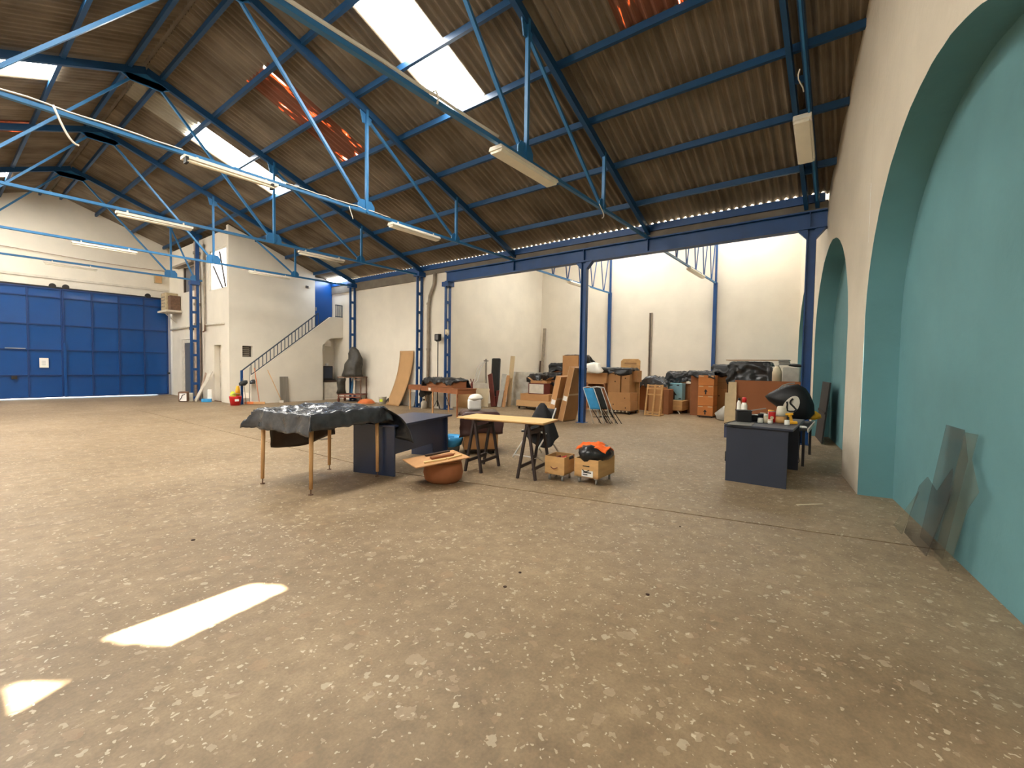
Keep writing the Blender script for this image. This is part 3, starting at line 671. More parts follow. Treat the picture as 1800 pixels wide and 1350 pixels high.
# stair wall with niche, landing, steps
st = thing('staircase', 'white plastered staircase climbing the office wall to the blue door', 'staircase', (-1.9, 14.6, 0))
SY = 14.2
m = MB(); m.prism([(-3.93, SY, 0), (-1.0, SY, 0), (-1.0, SY, 2.41), (-.62, SY, 2.74), (-.01, SY, 2.78), (-.01, SY, 3.7), (-.62, SY, 3.68), (-3.93, SY, 1.08)], (0, .12, 0)).build('stair_wall', 'plaster', st)
for i in range(13):
    x = -4.2+.28*i; MB().bb(x, x+.3, SY+.12, OY-.02, .2*i+.0, .2*i+.22).build('step', 'plaster', st)
MB().bb(-.62, -.01, SY+.12, OY-.02, 2.78, 2.95).build('landing', 'plaster', st)
MB().bb(-1.0, -.9, SY+.12, OY-.02, 0, 2.4).build('niche_side', 'plaster', st)
MB().bb(-.9, -.01, OY-.06, OY-.02, 0, 2.78).build('niche_back', 'plaster', st)
ra = thing('stair_railing', 'dark metal railing running up the white stair', 'railing', (-2.7, SY, .0))
r0, r1 = Vector((-4.29, SY-.02, 1.28)), Vector((-1.2, SY-.02, 3.8)); b0, b1 = Vector((-3.93, SY-.02, 1.1)), Vector((-.75, SY-.02, 3.6))
MB().bar(r0, r1, .04, .04).build('handrail', 'rail_grey', ra)
MB().bar(b0+Vector((.0, 0, .05)), b1+Vector((0, 0, .05)), .03, .03).build('bottom_rail', 'rail_grey', ra)
MB().bb(-4.32, -4.25, SY-.055, SY+.015, 0, 1.3).build('newel_post', 'steel_dark', ra)
for i in range(20):
    t = i/19; x = -3.95+(2.75)*t; zt = r0.z+(r1.z-r0.z)*(x-r0.x)/(r1.x-r0.x); zb = b0.z+.05+(b1.z-b0.z)*(x-b0.x)/(b1.x-b0.x)
    MB().bb(x-.012, x+.012, SY-.032, SY-.008, zb, zt).build('baluster', 'rail_grey', ra)
lr = thing('landing_railing', 'short dark railing on the stair landing beside the blue door', 'railing', (-.05, SY, 3.7))
MB().bar((-.36, SY+.05, 4.25), (-.01, SY+.05, 4.25), .03).build('handrail', 'rail_grey', lr)
MB().bar((-.36, SY+.05, 3.74), (-.01, SY+.05, 3.74), .03).build('bottom_rail', 'rail_grey', lr)
for i in range(6): MB().bb(-.35+.065*i, -.33+.065*i, SY+.04, SY+.06, 3.7, 4.25).build('baluster', 'rail_grey', lr)
d3 = empty('door_3'); struct(d3)
MB().bb(-.9, -.03, 15.08, 15.13, 2.95, 5.36).build('leaf', 'gate_blue', d3, bevel=.005)
MB().bb(-.84, -.8, 15.04, 15.08, 4.0, 4.15).build('door_handle', 'chrome', d3)
sb = thing('switch_box', 'small dark switch on the office wall by the landing door', 'switch', (-1.25, OY, 4.95))
MB().bb(-1.34, -1.22, OY-.05, OY-.001, 4.93, 5.03).build('body', 'frame_dark', sb); MB().bb(-1.22, -1.14, OY-.04, OY-.001, 4.94, 5.0).build('plug', 'cream_plastic', sb)
# things in the stair niche
nb = thing('low_cabinet', 'low white cabinet in the niche under the landing', 'cabinet', (-.45, 14.55, 0))
MB().bb(-.82, -.02, 14.35, 14.9, .0, .78).build('body', 'plaster', nb); MB().bb(-.84, -.02, 14.33, 14.92, .78, .86).build('top', 'dark_wood', nb); MB().bb(-.78, -.06, 14.335, 14.35, .06, .74).build('door', 'white_dirty', nb)
tv = thing('television', 'black television on the cabinet in the stair niche', 'television', (-.6, 14.6, .86))
MB().bb(-.86, -.36, 14.45, 14.85, .86, 1.5).build('casing', 'black', tv, bevel=.015); MB().bb(-.84, -.4, 14.44, 14.452, .96, 1.45).build('screen', 'navy_dark', tv); MB().bb(-.88, -.3, 14.42, 14.88, .86, .9).build('base', 'rubber', tv)
cp = MB().lathe([(.05, 0), (.07, .08), (.08, .12), (.06, .12), (.04, .02)], (-.55, 14.62, 1.5), 14).build('paper_cup', 'paper', None, True); tag(cp, 'white cup on top of the television', 'cup')
# pipes, boxes on the office side wall
p = thing('drain_pipe', 'thick brown drain pipe down the office side wall', 'pipe', (OX-.12, 17.85, 0))
MB().tube([(OX-.11, 18.1, 6.7), (OX-.11, 18.05, 6.3), (OX-.14, 17.95, 5.6), (OX-.14, 17.92, 3.2)], .085, 12).build('upper_pipe', 'pipe_brown', p, True)
MB().tube([(OX-.14, 17.92, 3.2), (OX-.14, 17.9, 1.6), (OX-.15, 17.9, 0)], .115, 12).build('lower_pipe', 'pipe_brown', p, True)
for z in (6.2, 4.05, 3.2, 1.6): MB().lathe([(.128, z-.05), (.128, z+.05)], (OX-.14, 17.92, 0), 14).build('collar', 'pipe_grey', p)
p = thing('wall_pipe', 'thin vertical grey pipe beside the brown drain pipe', 'pipe', (OX-.06, 17.3, 0))
MB().tube([(OX-.06, 17.35, 6.5), (OX-.06, 17.3, 3.2), (OX-.06, 17.32, 2.9)], .04, 8).build('pipe', 'pipe_grey', p, True)
p = thing('water_pipe', 'thin horizontal pipe with tap right of the drain pipe', 'pipe', (OX-.06, 16.3, 3.1))
MB().tube([(OX-.05, 17.2, 3.15), (OX-.05, 15.4, 3.13)], .035, 8).build('pipe', 'white_dirty', p, True); MB().tube([(OX-.08, 17.2, 3.15), (OX-.12, 17.15, 2.9), (OX-.2, 17.1, 2.85)], .03, 8).build('tap', 'dusty_iron', p, True)
p = thing('conduit_pipe', 'pale horizontal conduit above the grey office door', 'pipe', (OX-.06, 20, 3.1))
MB().tube([(OX-.06, 21.6, 3.12), (OX-.06, 18.2, 3.18)], .05, 8).build('pipe', 'white_dirty', p, True); MB().bb(OX-.14, OX, 18.6, 18.9, 3.0, 3.12).build('junction_box', 'frame_dark', p)
ac = thing('wall_unit', 'dirty beige boxy unit on brackets high beside the gate', 'unit', (OX-.25, 21.0, 3.75))
MB().bb(OX-.5, OX-.01, 20.7, 21.35, 3.95, 4.75).build('casing', 'box_beige', ac, bevel=.03); MB().bb(OX-.4, OX-.02, 20.35, 20.7, 3.95, 4.6).build('coil', 'dusty_iron', ac); MB().bb(OX-.6, OX-.01, 20.2, 21.5, 3.85, 3.93).build('bracket', 'white_dirty', ac); MB().bar((OX-.5, 20.9, 3.86), (OX-.02, 20.9, 3.4), .04).build('stay', 'white_dirty', ac)
for i in range(4): MB().bb(OX-.51, OX-.5, 20.78, 21.27, 4.1+.14*i, 4.16+.14*i).build('louvre', 'pipe_grey', ac)
eb_ = thing('meter_box', 'small beige box high on the gable beside the gate top', 'box', (-4.85, YG-.08, 5.3)); MB().bb(-5.0, -4.72, YG-.14, YG-.001, 5.28, 5.62).build('body', 'box_beige', eb_); MB().bb(-4.98, -4.74, YG-.15, YG-.14, 5.3, 5.6).build('cover', 'cardboard_pale', eb_)
# odds and ends by the lattice column
rd = thing('radio_box', 'small brown radio-like box with a white face by the lattice column', 'box', (-5.42, 16.7, 0))
MB().box((-5.42, 16.7, .22), (.32, .24, .4), rz=-.65).build('body', 'dusty_iron', rd, bevel=.04)
R_ = rotz(-.65); MB().box(Vector((-5.42, 16.7, .2))+R_@Vector((.02, -.125, 0)), (.24, .01, .3), rz=-.65).build('face', 'paper', rd); MB().tube([Vector((-5.42, 16.7, .2))+R_@Vector((q[0], -.135, q[1])) for q in ((-.1, -.13), (-.03, -.02), (0, .08), (.1, .12))], .014, 6).build('handle', 'black', rd)
tag(MB().box((-5.15, 16.95, .17), (.22, .2, .34), rz=-.5).build('white_canister', 'white_dirty', None, bevel=.02), 'small white block between radio box and lattice column', 'block')
wbd = thing('leaning_board', 'white board leaning on the office wall right of the lattice column', 'board', (-4.8, 16.7, 0)); MB().bar((-4.98, 16.85, .01), (-4.55, 16.35, 1.25), .24, .03, ref=(1, -.2, .3)).build('board', 'white_dirty', wbd)
wbd = thing('leaning_board', 'short brown board leaning behind the white one', 'board', (-4.6, 17.0, 0)); MB().bar((-4.75, 17.3, .01), (-4.56, 16.95, 1.15), .16, .03, ref=(1, -.2, .3)).build('board', 'pipe_brown', wbd)
dp = thing('dustpan', 'blue dustpan with white upright handle on the floor by the narrow door', 'dustpan', (-4.72, 16.2, 0))
MB().prism([(-5.0, 16.15, .01), (-4.72, 15.95, .01), (-4.6, 16.2, .01), (-4.85, 16.4, .01)], (0, 0, .12)).build('pan', 'blue_plastic', dp); MB().box((-4.66, 16.25, .3), (.16, .1, .4), rz=-.6).build('handle', 'white_plastic', dp, bevel=.02)
# cleaning corner at the foot of the stair
bk = thing('bucket', 'red plastic bucket of cleaning things at the stair foot', 'bucket', (-4.6, 13.95, 0))
MB().lathe([(.16, 0), (.2, .3), (.21, .34), (.19, .34), (.15, .03)], (-4.6, 13.95, 0), 20).build('body', 'red_plastic', bk, True); MB().tube([Vector((-4.6+.2*math.cos(t*.26), 13.95-.05, .34+.1*math.sin(t*.26))) for t in range(13)], .008, 6).build('handle', 'grey_plastic', bk); MB().box((-4.62, 13.76, .2), (.14, .015, .08)).build('label', 'paper', bk)
tag(MB().loft([((-4.66, 13.98, .2), .09, .08, 0), ((-4.67, 13.99, .42), .1, .08, 0), ((-4.66, 14, .52), .05, .05, 0)], 14, .02, 9, 2).build('sponge_cloth', 'yellow_green', None, True), 'yellow-green cloth bundle sticking out of the red bucket', 'cloth')
tag(MB().loft([((-4.47, 14.06, .35), .08, .06, 0), ((-4.47, 14.07, .55), .09, .06, .3), ((-4.46, 14.08, .72), .05, .04, 0)], 14, .015, 9, 5).build('spray_bottle', 'yellow_plastic', None, True), 'yellow bottle standing in the red bucket', 'bottle')
def broom(x, y, x2, y2, z2, mh, mhead, lab, hw=.16):
    t = thing('broom', lab, 'broom', (x, y, 0), 'brooms and mops at the stair foot'); MB().tube([(x, y, .1), (x2, y2, z2)], .014, 8).build('handle', mh, t, True); MB().box((x, y, .06), (hw*2, .07, .1), rz=-.6).build('head', mhead, t, bevel=.015); return t
broom(-4.1, 13.98, -4.02, 14.12, 1.42, 'grey_plastic', 'orange_plastic', 'grey-handled broom, leftmost of the three by the railing')
broom(-3.85, 13.72, -3.86, 14.1, 1.4, 'orange_plastic', 'ply_warm', 'orange-handled broom in the middle by the railing', .2)
broom(-2.95, 13.85, -3.35, 14.14, 1.32, 'pine', 'white_dirty', 'wooden pole broom leaning on the stair wall', .08)
mp_ = thing('mop', 'grey string mop hung head-up on the railing post', 'mop', (-4.33, 14.05, 0)); MB().tube([(-4.22, 13.95, .02), (-4.28, 14.08, 1.0)], .014, 8).build('handle', 'pipe_grey', mp_, True); MB().loft([((-4.3, 14.05, .72), .1, .08, 0), ((-4.28, 14.05, .82), .16, .1, 0), ((-4.24, 14.05, .92), .08, .06, 0)], 14, .05, 12, 3).build('head', 'slate_board', mp_, True)
tag(MB().loft([((-3.95, 14.08, .78), .08, .05, 0), ((-3.94, 14.08, .88), .11, .06, 0), ((-3.92, 14.08, .95), .05, .03, 0)], 12, .03, 12, 9).build('blue_rag', 'grey_film', None, True), 'blue-grey rag on the top of the orange broom', 'rag')
ms = thing('metal_sheet', 'upright grey metal sheet leaning on the stair wall', 'sheet', (-2.75, 14.1, 0)); MB().box((-2.72, 14.1, .53), (.34, .012, 1.05), Matrix.Rotation(-.05, 3, 'X')).build('sheet', 'grey_metal', ms)
# ------------------------------------------------------------------ generic pieces
HP = math.pi/2
def pillow(mb, pts, nrm, th, back=1.0, rings=5):
    pts = [Vector(q) for q in pts]; n = Vector(nrm).normalized(); c = sum(pts, Vector())/len(pts); k = len(mb.v); m = len(pts)
    for s, f in ((1, 1.), (-1, back)):
        b = len(mb.v); mb.v.append(c+n*th*s*f)
        for r in range(1, rings+1):
            t = r/rings; mb.v += [c+(q-c)*t+n*th*s*f*math.sqrt(max(0, 1-t*t)) for q in pts]
        for j in range(m): mb.f.append((b, b+1+j, b+1+(j+1) % m))
        for r in range(rings-1):
            for j in range(m): mb.f.append((b+1+r*m+j, b+1+(r+1)*m+j, b+1+(r+1)*m+(j+1) % m, b+1+r*m+(j+1) % m))
    return mb
def carton(label, x, y, z, w_, d_, h_, a=0., m='cardboard', holes=(), tape=False, tilt=None, arrow=None, name='cardboard_box', cat='box', group=None, seam=False, lid=0):
    """box standing at (x, y, z): width w_ to the right as seen from the hall, depth d_ away from it"""
    t = thing(name, label, cat, (x, y, z), group); R = rotz(-HP+a); o = Vector((x, y, z))
    if tilt: R = tilt@R
    def P(u, v, k): return o+R@Vector((u, v, k))
    MB().box(P(0, 0, h_/2), (w_, d_, h_), R).build('body', m, t, bevel=.008)
    for u, v, r in holes: MB().tube([P(u, -d_/2-.004, v), P(u, -d_/2+.01, v)], r, 12).build('handle_hole', 'grit', t)
    if tape:
        MB().box(P(0, 0, h_+.001), (.06, d_+.004, .003), R).build('tape', 'tape', t); MB().box(P(0, -d_/2-.001, h_-.06), (.06, .003, .12), R).build('tape', 'tape', t)
    if seam: MB().box(P(0, -d_/2-.001, h_*.5), (w_*.98, .003, .008), R).build('flap_seam', 'cardboard_dark', t)
    if lid: MB().box(P(0, 0, h_-lid/2), (w_+.016, d_+.016, lid), R).build('lid', m, t, bevel=.004)
    if arrow:
        u, v, s = arrow; q = [(-.12, 0), (.12, 0), (.12, .5), (.36, .5), (0, 1), (-.36, .5), (-.12, .5)]
        MB().prism([P(u+i*s, -d_/2-.003, v+j*s) for i, j in q], R@Vector((0, -.002, 0))).build('arrow_mark', 'black', t)
    return t, P, R
def cover(name, label, c, lx, ly, rz, hang, m='black_film', cat='plastic sheet', **k):
    return tag(drape(MB(), c, lx, ly, rz, hang, **k).build(name, m, None, True, solid=.004), label, cat)
def dolly(label, x, y, w_, d_, a=0., stripes=False, h=.1):
    t = thing('dolly', label, 'dolly', (x, y, 0)); R = rotz(-HP+a); o = Vector((x, y, 0))
    MB().box(o+Vector((0, 0, h-.015)), (w_, d_, .03), R).build('deck', 'dark_wood', t)
    for u in (-1, 1):
        for v in (-1, 1): MB().wheel(o+R@Vector((u*(w_/2-.06), v*(d_/2-.06), 0))+Vector((0, 0, (h-.03)/2)), (h-.03)/2, .03, R@Vector((1, 0, 0))).build('castor', 'rubber', t)
    if stripes:
        for i in range(6): MB().box(o+R@Vector((-w_/2+.06+i*w_/6.4, -d_/2-.003, h-.03)), (.045, .004, .05), R@Matrix.Rotation(.5, 3, 'Y')).build('stripe', 'cream_plastic', t)
    return t
# ------------------------------------------------------------------ covered work table
tb = thing('work_table', 'tall makeshift table on wooden poles under black plastic', 'table', (-8.35, 1.3, 0))
TL = [(-8.94, 1.73), (-8.8, .76), (-7.93, 1.83), (-7.72, .93)]
for (x, y) in TL:
    lg = MB().tube([(x, y, .07), (x*.985-.12, y*.985+.018, .9)], [.022, .028], 12).build('leg', 'pine', tb, True); MB().tube([(x, y, 0), (x, y, .08)], .008, 8).build('screw_foot', 'dusty_iron', lg); MB().lathe([(.03, 0), (.03, .008)], (x, y, 0), 10).build('foot_disc', 'dusty_iron', lg)
tr_ = math.radians(8)
for a, b in ((0, 1), (2, 3), (0, 2), (1, 3)):
    MB().bar((*TL[a], .9), (*TL[b], .9), .03, .11).build('apron', 'ply_warm', tb)
MB().box((-8.35, 1.31, .97), (1.16, 1.06, .03), rz=tr_).build('top', 'ply_warm', tb, bevel=.004)
cover('plastic_cover', 'crumpled black plastic sheet over the pole-legged table', (-8.33, 1.3, .99), 1.2, 1.12, tr_, (.26, .12, .2, .2), 'grey_film', wr=.024, seed=3, rag=.09, res=.03, flare=.09, ripple=.3, lump=lambda u, v: .045*max(0, 1-((u-.1)/.5)**2-((v-.0)/.6)**2)+.02*nv(u*6, v*6, 9))
mb = MB(); 
def hang_(a, b):
    u = a; v = b; w = .03*math.sin(u*9)+.02*nv(u*4, v*4, 2)
    p0 = Vector((-7.72, .78, 1.0)); p1 = Vector((-7.8, 1.75, 1.0)); p2 = Vector((-7.55, .35, .52)); p3 = Vector((-7.6, 1.5, .62))
    q = (p0*(1-u)+p1*u)*(1-v)+(p2*(1-u)+p3*u)*v
    return (q.x+w*v+.10*math.sin(v*3.1), q.y, q.z+.05*math.sin(v*3.1)*(1-u)+.06*v*nv(u*3, 1, 5))
mb.grid(hang_, 18, 14); tag(mb.build('plastic_flap', 'black_film', None, True, solid=.004), 'black plastic flap hanging from the table towards the blue desk', 'plastic sheet')
mb = MB()
def rear_(a, b):
    x = -8.74+.98*a+.02*nv(b*4, a*3, 1); return (x+.03*(b-.5), 1.93+.05*math.sin(a*7+1)*b+.03*nv(a*5, b*3, 0), .95-(.5+.05*math.sin(a*4.2+.5)+.03*nv(a*3, 2, 2))*b)
mb.grid(rear_, 24, 12); tag(mb.build('plastic_apron', 'brown_film', None, True, solid=.004), 'brownish plastic sheet hanging from the far side of the pole-legged table', 'plastic sheet')
# ------------------------------------------------------------------ blue desk (centre)
dk = thing('desk', 'dark blue office desk beside the plastic-covered table', 'desk', (-6.85, 1.35, 0))
dd = math.atan2(1.18-.73, -6.08+7.58); R = rotz(dd); o = Vector((-7.58, .73, 0))
def D(u, v, z): return o+R@Vector((u, v, 0))+Vector((0, 0, z))
W_, B_ = 1.56, .72
MB().box(D(W_/2+.03, B_/2+.02, .725), (W_+.14, B_+.1, .03), R).build('top', 'navy', dk, bevel=.004)
MB().box(D(.015, B_/2, .355), (.03, B_, .71), R).build('side_panel', 'navy', dk); MB().box(D(W_-.015, B_/2, .355), (.03, B_, .71), R).build('side_panel', 'navy', dk)
MB().box(D(W_/2, .05, .51), (W_-.06, .025, .40), R).build('modesty_panel', 'navy', dk)
MB().box(D(W_-.22, .05, .16), (.44, .025, .31), R).build('modesty_panel', 'navy', dk)
# ------------------------------------------------------------------ round tub, board and scraps
tu = thing('tub', 'round brown tub on the floor carrying a plywood board', 'tub', (-7.27, .05, 0))
MB().lathe([(.21, 0), (.255, .04), (.275, .13), (.26, .23), (.24, .3), (.225, .3), (.24, .2), (.2, .03)], (-7.27, .05, 0), 36).build('body', 'terracotta', tu, True); MB().lathe([(.248, .285), (.252, .292), (.248, .303), (.222, .303)], (-7.27, .05, 0), 36, False).build('rim', 'terracotta', tu, True)
BR = rotz(-.38)@Matrix.Rotation(-.09, 3, 'Y'); BO = Vector((-7.4, .06, .327))
bo = MB().box(BO, (.76, .58, .014), BR).build('plywood_board', 'ply_warm', None, bevel=.002); tag(bo, 'thin plywood board lying across the round tub', 'board')
for u, v, l, w_, r, h, m_, lab in ((-.08, -.17, .3, .05, -.1, .02, 'ply', 'thin pale wood strip at the front of the tub board'), (.08, -.02, .32, .09, -.05, .03, 'brown_wood', 'dark brown wood offcut on the tub board'), (.17, .05, .24, .1, .1, .022, 'pine', 'short pale wood block on the tub board, right side'), (.1, .2, .36, .06, .0, .025, 'dark_wood', 'dark stick at the back edge of the tub board'), (.2, -.16, .24, .05, .25, .02, 'ply', 'small pale strip at the right front of the tub board')):
    tag(MB().box(BO+BR@Vector((u, v, .008+h/2)), (l, w_, h), BR@rotz(r)).build('wood_offcut', m_, None, bevel=.004), lab, 'wood offcut')
# ------------------------------------------------------------------ trestle table
al = math.radians(-78.7); RB = rotz(al); bc = Vector((-6.27, -.28, 0))
bt = MB().box(bc+Vector((0, 0, .81)), (1.42, .6, .018), rz=al).build('table_board', 'ply', None, bevel=.002); tag(bt, 'pale plywood board laid on two black trestles', 'board')
bt = MB().box(bc+RB@Vector((.05, .02, .792)), (1.3, .56, .016), rz=al).build('table_board', 'ply_warm', None, bevel=.002); tag(bt, 'second plywood sheet directly under the pale trestle board', 'board')
for u0, lab in ((-.42, 'black folding trestle at the left end of the plywood board'), (.46, 'black folding trestle at the right end of the plywood board')):
    t = thing('trestle', lab, 'trestle', bc+RB@Vector((u0, 0, 0)), 'black trestles')
    def Q(u, v, z): return bc+RB@Vector((u0+u, v, 0))+Vector((0, 0, z))
    MB().bar(Q(0, -.3, .765), Q(0, .3, .765), .05, .035).build('top_rail', 'trestle', t)
    for v in (-.26, .26):
        for s in (-1, 1): MB().bar(Q(s*.015, v, .75), Q(s*.14, v*1.08, .0), .032, .045, RB@Vector((0, 1, 0))).build('leg', 'trestle', t)
    for s in (-1, 1):
        MB().bar(Q(s*.115, -.275, .16), Q(s*.115, .275, .16), .02, .045).build('cross_rail', 'trestle', t)
        MB().bar(Q(s*.03, -.26, .66), Q(s*.03, .26, .66), .02, .05).build('cross_rail', 'trestle', t)
    MB().tube([Q(-.1, .1, .2), Q(0, .1, .24), Q(.1, .1, .2)], .005, 6).build('chain', 'chrome', t)
# ------------------------------------------------------------------ maroon covered carton behind the trestles
carton('tall cardboard box on castors under the maroon plastic', -5.31, 1.13, .09, .64, .62, .66, -.75, 'cardboard', seam=False)
dolly('small dolly under the maroon-covered box', -5.31, 1.13, .6, .58, -.75, h=.09)
cover('maroon_sheet', 'dark maroon plastic sheet over the tall box on castors', (-5.31, 1.13, .765), .66, .64, -HP-.75, (.12, .4, .12, .12), 'maroon_film', wr=.012, seed=8, rag=.25, ripple=.3, flare=.06)
wb_ = thing('paper_stack', 'white packaged paper stack on the maroon-covered box', 'package', (-5.36, 1.22, .79))
MB().box((-5.36, 1.22, .885), (.27, .24, .19), rz=-.75-HP).build('package', 'paper', wb_, bevel=.03); pillow(MB(), [(-5.36+.16*math.cos(i*.52), 1.22+.12*math.sin(i*.52)-.03, 1.0) for i in range(12)], (0, 0, 1), .08).build('bag_top', 'white_plastic', wb_, True)
bl = thing('waste_bag', 'blue plastic bag over a low bin behind the blue desk', 'bag', (-5.75, 1.45, 0))
MB().lathe([(.16, 0), (.19, .24), (.17, .24), (.15, .02)], (-5.75, 1.45, 0), 20).build('bin', 'grey_plastic', bl, True); MB().loft([((-5.75, 1.45, .14), .2, .2, 0), ((-5.75, 1.45, .24), .24, .23, .3), ((-5.75, 1.45, .3), .25, .22, .1), ((-5.75, 1.45, .27), .17, .15, 0), ((-5.75, 1.45, .12), .15, .14, 0)], 24, .05, 9, 4).build('liner', 'blue_plastic', bl, True)
# ------------------------------------------------------------------ folding chair under black cloth
ch = thing('folding_chair', 'white metal folding chair half hidden under a black cover', 'chair', (-4.95, .05, 0))
for s in (-1, 1):
    y0 = .05+s*.2
    MB().tube([(-5.35, y0+.05, .01), (-4.95, y0, .42), (-4.72, y0-.03, .86)], .014, 8).build('frame_tube', 'white_metal', ch, True)
    MB().tube([(-4.66, y0-.1, .01), (-4.98, y0-.02, .42), (-5.15, y0, .47)], .014, 8).build('leg', 'white_metal', ch, True)
MB().box((-5.02, .05, .46), (.38, .38, .03), rz=.1).build('seat', 'black', ch, bevel=.01); MB().box((-4.74, .02, .74), (.03, .4, .22), Matrix.Rotation(.4, 3, 'Y')).build('backrest', 'black', ch, bevel=.01)
MB().tube([(-5.33, -.12, .05), (-5.33, .28, .05)], .01, 8).build('stretcher', 'white_metal', ch, True)
mb = MB()
def jk(a, b):
    t = a*2*math.pi; z = .95-.55*b-.12*b*(.5+.5*math.sin(t*2+.6))-.1*b*max(0, math.cos(t+2.2)); r = .035+.27*b**.75+.03*b*math.sin(5*t)
    return (-4.86+r*math.cos(t)*.75-.03*b, .02+r*math.sin(t)*1.05, z)
mb.grid(jk, 40, 14); tag(mb.build('black_cover', 'black_cloth', None, True, solid=.005), 'pointed black cloth draped over the folding chair', 'cloth')
# ------------------------------------------------------------------ wheeled crates
def wcrate(label, x, y, w_, d_, h_, a, card):
    t = thing('wheeled_crate', label, 'crate', (x, y, 0), 'open wooden crates on castors'); R = rotz(-HP+a); o = Vector((x, y, .095))
    def P(u, v, z): return o+R@Vector((u, v, z))
    MB().box(P(0, 0, .008), (w_, d_, .016), R).build('bottom', 'crate_wood', t)
    for s in (-1, 1):
        MB().box(P(0, s*(d_/2-.007), h_/2), (w_, .014, h_), R).build('board', 'crate_wood', t, bevel=.002); MB().box(P(s*(w_/2-.007), 0, h_/2), (.014, d_-.028, h_), R).build('board', 'crate_wood', t, bevel=.002)
        for k in (-1, 1):
            c = MB().wheel(P(s*(w_/2-.05), k*(d_/2-.06), -.053), .041, .026, R@Vector((.9, .3, 0))).build('castor', 'wheel_grey', t, True); MB().box(P(s*(w_/2-.05), k*(d_/2-.06), -.012), (.045, .055, .022), R).build('fork', 'chrome', c)
    MB().tube([P(-.05+.1*i/8, -d_/2-.012-.012*math.sin(math.pi*i/8), h_*.42-.02*math.sin(math.pi*i/8)) for i in range(9)], .007, 6).build('rope_handle', 'rust_iron' if not card else 'dark_iron', t)
    if card:
        MB().box(P(.0, -d_/2-.004, h_*.62), (.1, .006, .012), R).build('handle_plate', 'dark_iron', t); MB().box(P(.02, -d_/2-.003, .055), (.17, .004, .085), R).build('label_card', 'paper', t)
        m = MB(); m.box(P(.02, -d_/2-.006, .07), (.12, .002, .014), R); m.box(P(-.01, -d_/2-.006, .04), (.07, .002, .012), R); m.build('print', 'black', t)
    return t, P, R
_, P, R = wcrate('wheeled wooden crate of red odds and ends, left of the pair', -6.1, -1.12, .3, .36, .25, .12, False)
random.seed(4)
for i, (mm, lab) in enumerate((('maroon', 'dark red rag in the left wheeled crate'), ('red_plastic', 'bright red tool handle in the left wheeled crate'), ('black', 'black tool in the left wheeled crate'))):
    q = P(-.08+.08*i, .02*i-.05, .19); d = R@Vector((.12, .03*(i-1), .05)); tag(MB().bar(q-d, q+d, .06-.012*i, .04).build('hand_tool', mm, None, bevel=.008), lab, 'tool')
_, P, R = wcrate('wheeled wooden crate with a white label card, right of the pair', -5.87, -1.56, .36, .54, .25, .02, True)
c = P(0, 0, .26); mb = MB(); mb.loft([(c+Vector((0, 0, -.1)), .12, .2, -HP), (c+Vector((0, 0, -.0)), .22, .31, -HP), (c+Vector((0, 0, .07)), .23, .32, -HP), (c+Vector((0, 0, .14)), .16, .25, -HP), (c+Vector((0, 0, .17)), .05, .1, -HP)], 26, .05, 7, 6); tag(mb.build('rubbish_bag', 'black_film', None, True), 'black bin bag bulging out of the right wheeled crate', 'bag')
mb = MB()
def oc(a, b):
    u, v = (a-.5)*.46, (b-.5)*.3; z = .17-.45*(u/.36)**2*.3-.5*(v/.3)**2*.35+.035*nv(u*9, v*9, 0)+.02*nv(u*22, v*22, 2); q = c+R@Vector((u, v*(1+.4*nv(u*6, 0, 3))-.02, 0)); return (q.x, q.y, q.z+z+.02)
mb.grid(oc, 22, 16); tag(mb.build('orange_vest', 'orange_cloth', None, True, solid=.008), 'orange garment thrown over the black bin bag', 'cloth')
# ------------------------------------------------------------------ desk on the right with its clutter
d2_ = thing('desk', 'dark blue-grey desk seen from its end panel, covered in bottles', 'desk', (-3.85, -3.36, 0))
RD = rotz(math.atan2(.15, .73)*.0-.0); dx0, dx1, dy0, dy1 = -4.6, -3.1, -3.76, -3.0
MB().bb(dx0, dx0+.03, dy0, dy1, 0, .79).build('side_panel', 'navy_dark', d2_); MB().bb(dx1-.03, dx1, dy0, dy1, 0, .79).build('side_panel', 'navy_dark', d2_)
MB().bb(dx0-.03, dx1+.05, dy0-.06, dy1+.02, .79, .82).build('top', 'navy_dark', d2_, bevel=.003); MB().bb(dx0+.03, dx1-.03, dy1-.06, dy1-.035, .3, .79).build('modesty_panel', 'navy', d2_)
MB().bb(dx0-.0, dx0+.35, dy1, dy1+.035, .62, .81).build('drawer_front', 'navy', d2_); MB().bb(dx0+.0, dx0+.02, dy1, dy1+.012, .28, .42).build('hinge', 'black', d2_)
tag(MB().box((-4.46, -3.16, .8245), (.4, .3, .007), rz=.06).build('glass_plate', 'grey_plastic', None), 'flat grey-green plate hanging over the corner of the right desk', 'plate')
def bottle(label, x, y, prof, m, cap=None, mc='red_plastic', z=.821, name='bottle', extra=None):
    t = thing(name, label, 'bottle' if name != 'jar' else 'jar', (x, y, z)); MB().lathe(prof, (x, y, z), 18).build('body', m, t, True)
    if cap: MB().lathe(cap, (x, y, z), 14).build('cap', mc, t, True)
    return t
bottle('white spray bottle with a bright red cap on the right desk', -3.5, -3.02, [(.045, 0), (.048, .02), (.046, .2), (.03, .25)], 'white_plastic', [(.034, .25), (.036, .3), (.03, .33), (.005, .335)])
bottle('slim white bottle with a black top next to the red-capped one', -3.38, -2.92, [(.035, 0), (.037, .02), (.035, .22), (.015, .27)], 'white_plastic', [(.018, .27), (.02, .3), (.012, .31)], 'black')
